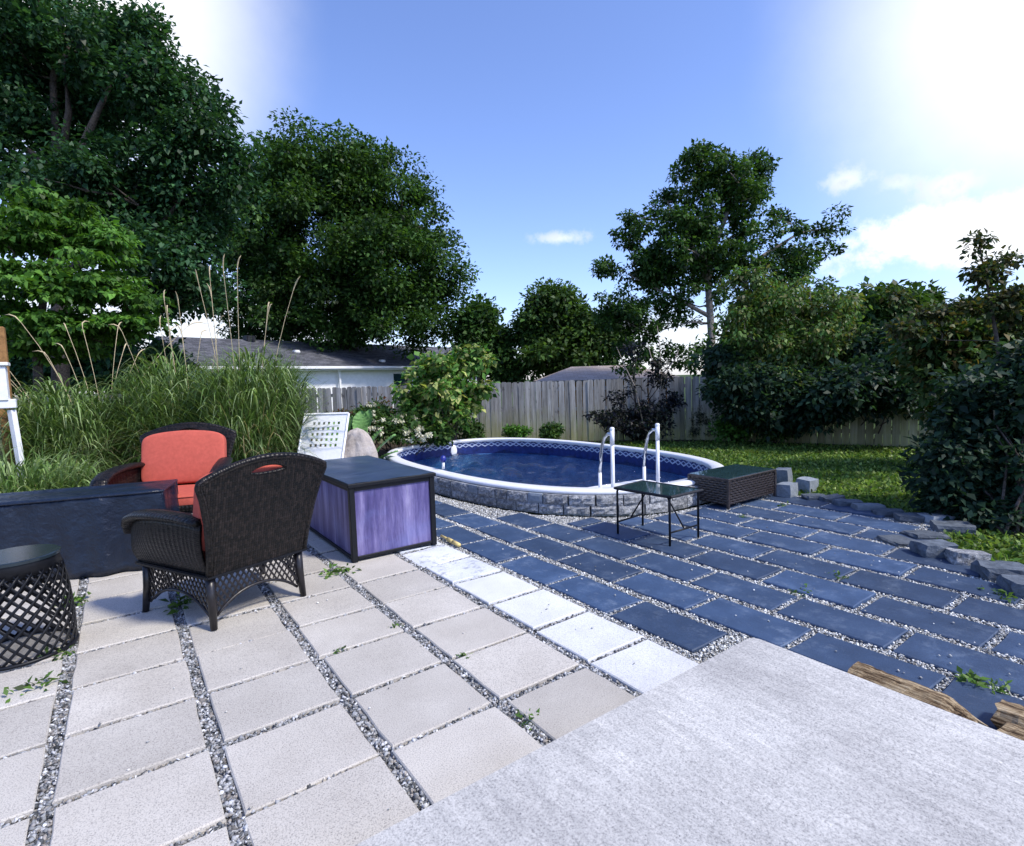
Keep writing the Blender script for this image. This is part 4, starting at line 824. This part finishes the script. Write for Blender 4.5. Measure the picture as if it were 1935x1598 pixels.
tree('open_tree', 'tall open-crowned tree with forked pale trunk rising behind the fence corner', b, [(*b, .22), tp(1338, 700, D, .17), tp(1345, 640, D, .14), tp(1338, 540, D, .12), tp(1345, 480, D, .10), tp(1375, 400, D, .08), tp(1385, 330, D, .04)],
     [pb(1340, 320, 75, 42, D), pb(1400, 330, 55, 45, D), pb(1270, 380, 60, 45, D), pb(1410, 400, 60, 50, D), pb(1210, 440, 55, 50, D), pb(1300, 430, 60, 40, D + 1), pb(1150, 510, 55, 35, D), pb(1240, 520, 60, 38, D), pb(1170, 590, 55, 35, D), pb(1260, 610, 50, 45, D), pb(1340, 500, 60, 60, D), pb(1480, 420, 35, 45, D), pb(1500, 470, 45, 50, D), pb(1560, 470, 28, 60, D), pb(1420, 470, 60, 50, D), pb(1580, 420, 12, 25, D), pb(1300, 680, 60, 40, D), pb(1220, 670, 60, 45, D), pb(1450, 560, 70, 60, D + .5), pb(1350, 360, 110, 80, D + .3), pb(1330, 470, 150, 110, D), pb(1230, 560, 110, 90, D + .5), pb(1190, 620, 80, 70, D), pb(1270, 470, 90, 80, D - .4), pb(1390, 350, 70, 60, D - .3), pb(1500, 520, 80, 80, D), pb(1320, 300, 50, 24, D), pb(1430, 310, 30, 30, D)],
     430, .36, 115, .145, OAK, 'bark_pale', [[tp(1340, 540, D, .11), tp(1310, 470, D, .09), tp(1285, 420, D, .06), tp(1260, 380, D, .03)], [tp(1345, 600, D, .09), tp(1270, 560, D, .06), tp(1190, 520, D, .03)], [tp(1345, 560, D, .09), tp(1430, 490, D, .07), tp(1510, 440, D, .04), tp(1565, 430, D, .02)], [tp(1338, 715, D, .2), tp(1365, 650, D, .14), tp(1375, 600, D, .07)]], 130, .035, .25)
D = 30.0
for px_, bl, lb, pal, n in ((1060, [pb(1050, 575, 60, 40, D), pb(1020, 625, 55, 40, D), pb(1100, 625, 70, 45, D), pb(1060, 670, 90, 45, D), pb(1150, 650, 45, 45, D)], 'mid-green tree behind the hipped shed roof', MID, 190), (905, [pb(905, 610, 45, 40, D), pb(925, 650, 45, 45, D), pb(890, 680, 55, 40, D), pb(960, 690, 40, 30, D)], 'small dark green tree between the oak and the shed roof', OAK, 120)):
    b = gbase(px_, D); tree('background_tree', lb, b, [(*b, .15), tp(px_, 690, D, .12), tp(px_, 600, D, .05)], bl, int(n * 1.3), .72, 130, .24, pal, 'bark', [], 25, .03, .3, group='trees beyond the fence')
D = 18.0
for px_, bl, lb, pal, n in ((1680, [pb(1640, 600, 70, 50, D), pb(1700, 590, 70, 45, D), pb(1740, 640, 70, 50, D), pb(1620, 660, 80, 50, D)], 'dense green tree behind the right fence below the big cloud', MID, 150), (1850, [pb(1800, 620, 70, 45, D), pb(1880, 610, 80, 60, D), pb(1930, 660, 90, 60, D), pb(1830, 680, 90, 50, D)], 'dark tree behind the right fence at the frame edge', OAK, 160), (1450, [pb(1450, 640, 80, 60, D), pb(1520, 650, 70, 60, D), pb(1400, 680, 70, 45, D)], 'dark tree just beyond the fence corner behind the young tree', OAK, 140)):
    b = gbase(px_, D); tree('background_tree', lb, b, [(*b, .14), tp(px_, 690, D, .11), tp(px_, 610, D, .05)], bl, n, .6, 115, .22, pal, 'bark', [], 20, .03, .3, group='trees beyond the fence')
D = 12.0; b = G(1552, 838, -.05)
D = float((b - [0, 0, H]) @ FW)
tree('young_tree', 'slender young tree with yellow-green drooping leaves on the lawn edge', b, [(*b, .055), tp(1546, 760, D, .045), tp(1540, 660, D, .035), tp(1530, 540, D, .015)],
     [pb(1420, 520, 45, 40, D), pb(1480, 560, 80, 45, D), pb(1560, 590, 80, 50, D), pb(1430, 610, 80, 60, D), pb(1540, 660, 100, 55, D), pb(1610, 660, 60, 60, D), pb(1420, 680, 70, 50, D), pb(1480, 730, 90, 38, D), pb(1590, 730, 70, 40, D), pb(1400, 570, 40, 50, D)],
     260, .30, 90, .095, [(.05, .13, .025), (.08, .17, .035), (.12, .20, .05), (.13, .13, .04)], 'bark_pale', [], 110, .012, .2, hang=.7)
# shrubs along the right fence
def shrub(name, lb, base, blobs, n, rad, per, size, pal, group=None, stems=10, **kw):
    base = np.asarray(base, float); t = thing(name, lb, 'shrub', base, 0, group); cl = blob_clumps(blobs, n, kw.pop('shell', .4)); cl[:, 2] = np.maximum(cl[:, 2], rad * .35); mb = MB()
    for c in cl[rng.permutation(len(cl))[:stems]]: limb(mb, base + rng.normal(size=3) * [.08, .08, 0], c, .018, .006, 5, .06, 4)
    mb.shift(base).build('stems', 'bark', t, True); foliage(cl, rad, per, size, pal, t, base, name='foliage', **kw); return t
D = 19.5
for px_, bl, lb in ((40, [pb(0, 690, 70, 55, D), pb(70, 680, 70, 60, D), pb(30, 620, 60, 40, D)], 'dark tall shrub beyond the fence behind the white post'), (215, [pb(160, 685, 70, 55, D), pb(240, 700, 60, 45, D), pb(300, 690, 40, 50, D), pb(200, 630, 50, 35, D)], 'dark tall shrub beyond the fence at the left end of the long house')):
    shrub('hedge_shrub', lb, gbase(px_, D), bl, 120, .6, 110, .2, DEEP)
D = 13.3
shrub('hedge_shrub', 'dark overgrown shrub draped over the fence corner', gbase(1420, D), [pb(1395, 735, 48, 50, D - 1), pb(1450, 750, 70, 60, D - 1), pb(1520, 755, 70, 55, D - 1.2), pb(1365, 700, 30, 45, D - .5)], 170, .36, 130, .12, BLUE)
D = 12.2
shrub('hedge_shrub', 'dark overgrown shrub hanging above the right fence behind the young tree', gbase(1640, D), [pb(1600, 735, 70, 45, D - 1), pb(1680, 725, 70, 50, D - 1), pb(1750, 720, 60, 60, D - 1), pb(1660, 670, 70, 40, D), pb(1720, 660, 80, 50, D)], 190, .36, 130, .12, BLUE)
D = 8.6
shrub('hedge_shrub', 'leafy olive shrub with a few orange leaves at right beyond the lawn', gbase(1800, D), [pb(1780, 700, 60, 60, D), pb(1840, 660, 70, 70, D), pb(1760, 640, 50, 40, D), pb(1900, 640, 60, 60, D), pb(1850, 760, 90, 70, D)], 150, .30, 110, .11, [(.03, .08, .024), (.045, .11, .03), (.07, .13, .035), (.07, .12, .03), (.14, .10, .03)])
D = 6.0; b = G(1930, 1015, -.05)
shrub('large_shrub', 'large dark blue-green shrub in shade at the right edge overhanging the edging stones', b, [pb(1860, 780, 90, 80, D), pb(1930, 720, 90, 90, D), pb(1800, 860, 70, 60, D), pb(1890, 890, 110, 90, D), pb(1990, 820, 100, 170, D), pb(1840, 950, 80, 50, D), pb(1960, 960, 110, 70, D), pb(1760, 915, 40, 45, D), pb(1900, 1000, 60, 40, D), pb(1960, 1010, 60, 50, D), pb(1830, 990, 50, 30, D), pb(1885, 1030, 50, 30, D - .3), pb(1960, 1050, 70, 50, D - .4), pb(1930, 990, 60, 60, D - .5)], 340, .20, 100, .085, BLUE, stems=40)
D = 7.4; b = gbase(1900, D)
tree('sapling_tree', 'thin sapling tree top with curled leaves against the sky at the right edge', b, [(*b, .035), tp(1890, 680, D, .028), tp(1870, 560, D, .018), tp(1848, 450, D, .007)], [pb(1848, 465, 22, 28, D), pb(1870, 520, 38, 26, D), pb(1900, 490, 30, 16, D), pb(1895, 570, 50, 30, D), pb(1830, 580, 30, 18, D), pb(1760, 590, 50, 16, D), pb(1930, 590, 40, 40, D), pb(1690, 560, 26, 12, D), pb(1720, 620, 40, 14, D)], 120, .12, 34, .075, [(.03, .06, .02), (.045, .08, .025), (.09, .08, .03)], 'bark', [], 60, .007, .2)
# ------------------------------------------------------------------ shrubs along the back fence
D = 12.6; b = gbase(845, D)
shrub('broadleaf_shrub', 'yellow-edged large-leaved shrub in front of the fence left of the pool', b, [pb(850, 690, 75, 28, D), pb(900, 670, 32, 16, D), pb(800, 700, 40, 25, D), pb(830, 740, 85, 30, D), pb(780, 755, 40, 20, D), pb(900, 740, 45, 28, D), pb(850, 778, 58, 28, D), pb(820, 795, 36, 18, D)], 120, .24, 48, .135, [(.05, .15, .025), (.09, .22, .035), (.14, .28, .06), (.40, .42, .15)], stems=30, aspect=.8, hang=.5)
D = 12.0
hy = shrub('hydrangea_shrub', 'low hydrangea covered in cream flower heads beside the pool end', gbase(750, D), [pb(720, 800, 45, 28, D), pb(770, 810, 50, 28, D), pb(690, 790, 35, 25, D), pb(815, 820, 40, 18, D)], 75, .22, 70, .10, MID)
cl = blob_clumps([pb(740, 803, 60, 22, D - .3), pb(790, 818, 45, 16, D - .3), pb(700, 775, 25, 14, D - .3)], 50, .5); bb = np.array(hy.location)
foliage(cl, .055, 40, .035, [(.72, .70, .52), (.62, .62, .42), (.75, .72, .60)], hy, bb, name='flowers', mat='flower', aspect=.9, var=.1)
shrub('azalea_shrub', 'dark bush with reddish leaf tips behind the boulder', gbase(690, 13.4), [pb(690, 785, 50, 20, 13.4), pb(650, 800, 40, 20, 13.4), pb(720, 775, 30, 15, 13.4)], 40, .22, 70, .08, [(.03, .07, .02), (.05, .09, .03), (.16, .06, .03)])
D = 13.2; b = G(1205, 832, -.05)
pu = shrub('purple_shrub', 'dark purple-leaved shrub with tall bare stems against the fence', b, [pb(1200, 790, 70, 32, D), pb(1260, 790, 30, 35, D), pb(1165, 760, 25, 30, D), pb(1200, 665, 25, 20, D), pb(1245, 700, 28, 30, D), pb(1140, 785, 35, 8, D), pb(1190, 725, 18, 22, D), pb(1270, 755, 18, 25, D)], 95, .17, 42, .085, [(.012, .012, .020), (.020, .022, .032), (.016, .028, .022)], stems=40)
mb = MB()
for pts in (((1215, 800), (1200, 730), (1180, 690), (1165, 655)), ((1240, 800), (1250, 720), (1247, 660), (1242, 615)), ((1250, 740), (1262, 700), (1258, 676)), ((1247, 710), (1232, 680), (1224, 650)), ((1252, 705), (1275, 680), (1282, 662))):
    mb.tube([P(x, y, D - .1) for x, y in pts], [.016, .013, .010, .006][:len(pts)], 6)
mb.shift(np.array(pu.location)).build('bare_stems', 'stem', pu, True)
q = G(1326, 830, -.04); cn = thing('dwarf_conifer', 'small dark cone-shaped evergreen at the fence corner', 'shrub', q); n = 150; z = rng.random(n); r_ = .34 * (1 - z) ** .8; a = rng.uniform(0, 6.28, n)
foliage(np.stack([q[0] + r_ * np.cos(a), q[1] + r_ * np.sin(a), .08 + .92 * z], -1), .09, 40, .05, [(.012, .03, .014), (.018, .042, .02)], cn, q, name='foliage', aspect=.25); MB().tube([(0, 0, 0), (0, 0, .95)], [.03, .006], 7).build('trunk', 'bark', cn)
q = G(1390, 834, -.04); shrub('round_shrub', 'light green rounded shrub at the lawn edge beside the dwarf conifer', q, [pb(1385, 805, 40, 26, 13.0), pb(1400, 790, 25, 16, 13.0)], 40, .2, 90, .075, YG)
for px_, w, h, lb in ((1040, 24, 14, 'small round green plant at the fence behind the middle of the pool'), (975, 25, 7, 'short tufted plant at the fence beside the large-leaved shrub'), (880, 35, 16, 'dark low shrub under the yellow-edged shrub at the pool rim'), (1470, 45, 14, 'low spreading plant with light leaves in shade of the young tree')):
    D = 13.4 if px_ < 1400 else 12.4; shrub('low_plant', lb, gbase(px_, D), [pb(px_, 815, w, h, D)], 22, .15, 60, .08, MID if px_ != 975 else YG, 'low plants along the fence')
# elephant ears by the boulder
def ear(parent, base, ctr, size, az, tilt, me_cache={}):
    mb = MB()
    def fn(u, v):
        t = v; w = (math.sin(math.pi * min(1, t * .93 + .07)) ** .6) * (1 - .35 * t); x = (u - .5) * w * 1.05; k = abs(u - .5) * 2
        return (x, t * 1.05 - .25 * k * (t < .3) * (1 - t / .3), .10 * k * k + .028 * math.cos(t * 40 - k * 6) * k - .18 * t * t)
    mb.grid(fn, 12, 22); o = mb.build('leaf', 'ear_leaf', parent, True); o.scale = (size,) * 3; o.rotation_euler = (tilt, 0, az); o.location = tuple(np.array(ctr) - np.array(base))
    mb = MB(); mb.tube([(0, 0, 0), tuple((np.array(ctr) - base) * [.4, .4, .6]), tuple(np.array(ctr) - base)], [.018, .014, .009], 6); mb.build('stalk', 'ear_leaf', parent, True)
simple('ear_leaf', (.16, .32, .09), .45, .4, 0, .25, 6, .1)
D = 10.2; b = gbase(680, D); el = thing('elephant_ear', 'elephant ear plant with big ribbed pale green leaves around the boulder', 'plant', b)
for px_, py_, s, az, tl in ((632, 838, .44, R(-30), R(75)), (655, 815, .30, R(-70), R(70)), (682, 812, .36, R(-40), R(80)), (700, 842, .34, R(-100), R(60)), (716, 850, .40, R(-120), R(48)), (722, 866, .34, R(-140), R(30)), (640, 862, .34, R(10), R(50)), (695, 800, .26, R(-60), R(80))): ear(el, b, P(px_, py_, D), s, az, tl)
# ------------------------------------------------------------------ ornamental grass
def blades(n, base, h0, h1, spread, w, pal, parent, name, seg=6, lean=(0, 0), droop=.5, r0=.3):
    a = rng.uniform(0, 6.28, n); rr = np.sqrt(rng.random(n)) * r0; b0 = np.stack([rr * np.cos(a), rr * np.sin(a), np.zeros(n)], -1)
    az = a + rng.normal(size=n) * .7; hh = rng.uniform(h0, h1, n); sp = np.abs(rng.normal(size=n)) * spread + .08; ln = np.array([*lean, 0])
    V = []; t = np.linspace(0, 1, seg + 1); side = np.stack([-np.sin(az), np.cos(az), np.zeros(n)], -1)
    for k in t:
        c = b0 + np.stack([np.cos(az) * sp, np.sin(az) * sp, np.zeros(n)], -1) * (hh[:, None] * (k ** 1.7)) + ln * (hh[:, None] * k ** 1.6); c[:, 2] += hh * (k - droop * sp.clip(0, .9) * k ** 2.6)
        ww = w * (1 - k ** 2.2) * (.5 + min(1, k * 3) * .5) + .0008; V.append(np.stack([c - side * ww * .5, c + side * ww * .5], 1))
    V = np.stack(V, 1); m_ = (seg + 1) * 2; F = [];
    f = np.array([[2 * i, 2 * i + 1, 2 * i + 3, 2 * i + 2] for i in range(seg)]); F = (f[None] + m_ * np.arange(n)[:, None, None]).reshape(-1, 4)
    return npmesh(name, V.reshape(-1, 3), F, 'blade', parent, np.repeat(leaf_cols(n, pal, .25), m_, 0), True)
GR = [(.08, .15, .03), (.15, .23, .06), (.22, .30, .11), (.06, .12, .025), (.11, .20, .05)]; TAN = [(.42, .34, .20), (.55, .46, .29), (.34, .28, .15)]
def leafy(parent, n, lean, hk=1.0):                    # broader leaves arching from the upper stems
    a = rng.uniform(0, 6.28, n); rr = np.sqrt(rng.random(n)) * .85; z0 = hk * rng.uniform(.25, 1.95 * (1.25 if abs(lean[0]) < .05 else 1), n) * (1 - .35 * rr); az = a + rng.normal(size=n) * .8; ll = rng.uniform(.35, .85, n)
    ln = np.array([*lean, 0]); b0 = np.stack([rr * np.cos(a), rr * np.sin(a), z0], -1) + ln * z0[:, None] ** 1.6; seg = 5; V = []
    side = np.stack([-np.sin(az), np.cos(az), np.zeros(n)], -1); out_ = rng.uniform(.35, .8, n); dr_ = rng.uniform(.5, 1.25, n)
    for k in np.linspace(0, 1, seg + 1):
        c = b0 + np.stack([np.cos(az) * out_, np.sin(az) * out_, np.zeros(n)], -1) * (ll * k)[:, None]; c[:, 2] += ll * (.95 * k - dr_ * k ** 2)
        ww = .026 * (1 - k ** 2) * (.45 + min(1, k * 3) * .55) + .001; V.append(np.stack([c - side * ww * .5, c + side * ww * .5], 1))
    V = np.stack(V, 1); m_ = (seg + 1) * 2; f = np.array([[2 * i, 2 * i + 1, 2 * i + 3, 2 * i + 2] for i in range(seg)])
    stuff(npmesh('leaves', V.reshape(-1, 3), (f[None] + m_ * np.arange(n)[:, None, None]).reshape(-1, 4), 'blade', parent, np.repeat(leaf_cols(n, [(.09, .16, .035), (.18, .27, .08), (.33, .42, .20), (.06, .12, .025), (.14, .24, .06)], .25), m_, 0), True))
def plumes(parent, n, h0, h1, lean, name='plume', r0=.3, sp=.25):
    for i in range(n):
        a = rng.uniform(0, 6.28); r_ = r0 * math.sqrt(rng.random()); h = rng.uniform(h0, h1); l = np.array([*lean, 0]) + np.array([math.cos(a), math.sin(a), 0]) * abs(rng.normal()) * sp; pts = []
        for k in np.linspace(0, 1, 8): pts.append(tuple(np.array([r_ * math.cos(a), r_ * math.sin(a), 0]) + l * h * k ** 1.8 + [0, 0, h * (k - .10 * np.linalg.norm(l) * k ** 3)]))
        e = np.array(pts[-1]) - np.array(pts[-2]); cv = rng.normal(size=3) * [.07, .07, 0] + l * .15 - [0, 0, .10 + .12 * rng.random()]; tip = [np.array(pts[-1]) + e * s * .8 + cv * s * s for s in (.35, .7, 1.0)]
        st_ = MB(); st_.tube(pts + [tuple(q) for q in tip], [.0045] * 7 + [.005, .011, .010, .002], 5); st_.build('plume_stalk', 'plume', parent, True)
for px_, D, n, h0, h1, lean, lb, npl, ph in ((470, 9.6, 2300, 1.2, 2.75, (.02, -.02), 'tall green ornamental grass clump behind the coral-cushioned armchair', 8, (2.9, 3.7)), (330, 9.9, 1900, 1.0, 2.5, (-.03, 0), 'ornamental grass clump in the middle of the row behind the covered table', 9, (2.6, 3.3)), (140, 9.3, 2100, .9, 2.1, (-.10, .07), 'ornamental grass clump at left with tan plumes arching over the white post', 16, (2.3, 3.0)), (15, 7.1, 600, .5, 1.05, (-.05, .03), 'low ornamental grass clump at the left edge in front of the white post', 0, (1.7, 2.2))):
    b = gbase(px_, D); b[2] = -.05; g = thing('ornamental_grass', lb, 'grass clump', b, 0, 'ornamental grass clumps')
    stuff(blades(n, b, h0, h1, .32, .021, GR, g, 'blades', lean=lean, r0=.62, droop=.8)); leafy(g, int(n * 1.6), lean, 1.0 if h1 > 1.5 else .42); stuff(blades(n // 3, b, .5, 1.5, .55, .022, GR, g, 'outer_blades', lean=lean, r0=.75, droop=1.0)); stuff(blades(n // 6, b, .4 * h1, .9 * h1, .5, .010, TAN, g, 'dry_blades', lean=lean, r0=.6, droop=.7)); plumes(g, npl, *ph, lean=(lean[0] * (3.2 if px_ < 200 else 1.5), lean[1] * 3), r0=.5, sp=.16 if px_ > 200 else .3)
# ------------------------------------------------------------------ weeds in the joints
WD = [(.06, .13, .025), (.09, .18, .03), (.13, .22, .05)]
for px_, py_, n, s, lb in ((640, 1085, 60, .05, 'weed between the pavers at the near left corner of the storage box'), (342, 1150, 60, .05, 'weed under the foreground armchair in the gravel joint'), (148, 1142, 50, .05, 'weed beside the drum table base'), (1515, 1122, 26, .035, 'single bright weed in a slate joint at mid right'), (1850, 1296, 90, .035, 'bushy weed behind the split log'), (1888, 1132, 45, .035, 'weed in the slate joint at the right edge'), (62, 1310, 40, .04, 'weed in the joint at the lower left near the drum table'), (640, 1232, 30, .022, 'tiny weed in the crossing gravel joints mid patio'), (880, 1242, 30, .022, 'tiny weed at the edge of a pale paver mid patio'), (1000, 1366, 34, .026, 'weed at the foot of the concrete step between pale pavers'), (1404, 979, 40, .03, 'weed patch in front of the wicker coffee table'), (1585, 1092, 30, .03, 'weed tuft in the slate joint right of the single bright weed'), (1480, 958, 30, .03, 'weed beside the stone edging near the coffee table'), (1900, 1080, 80, .06, 'round-leaved plant at the foot of the dark edging stones'), (745, 1190, 36, .024, 'weed in the gravel joint left of the white pavers'), (110, 1245, 40, .035, 'trailing weed in the joint below the drum table')):
    q = G(px_, py_, -.02); t = thing('weed', lb, 'weed', q); foliage(q + rng.normal(size=(4, 3)) * [s, s, 0] + [0, 0, s * .6], s * 1.3, n // 4 + 3, s * 1.15, WD, t, q, name='leaves', aspect=.5)
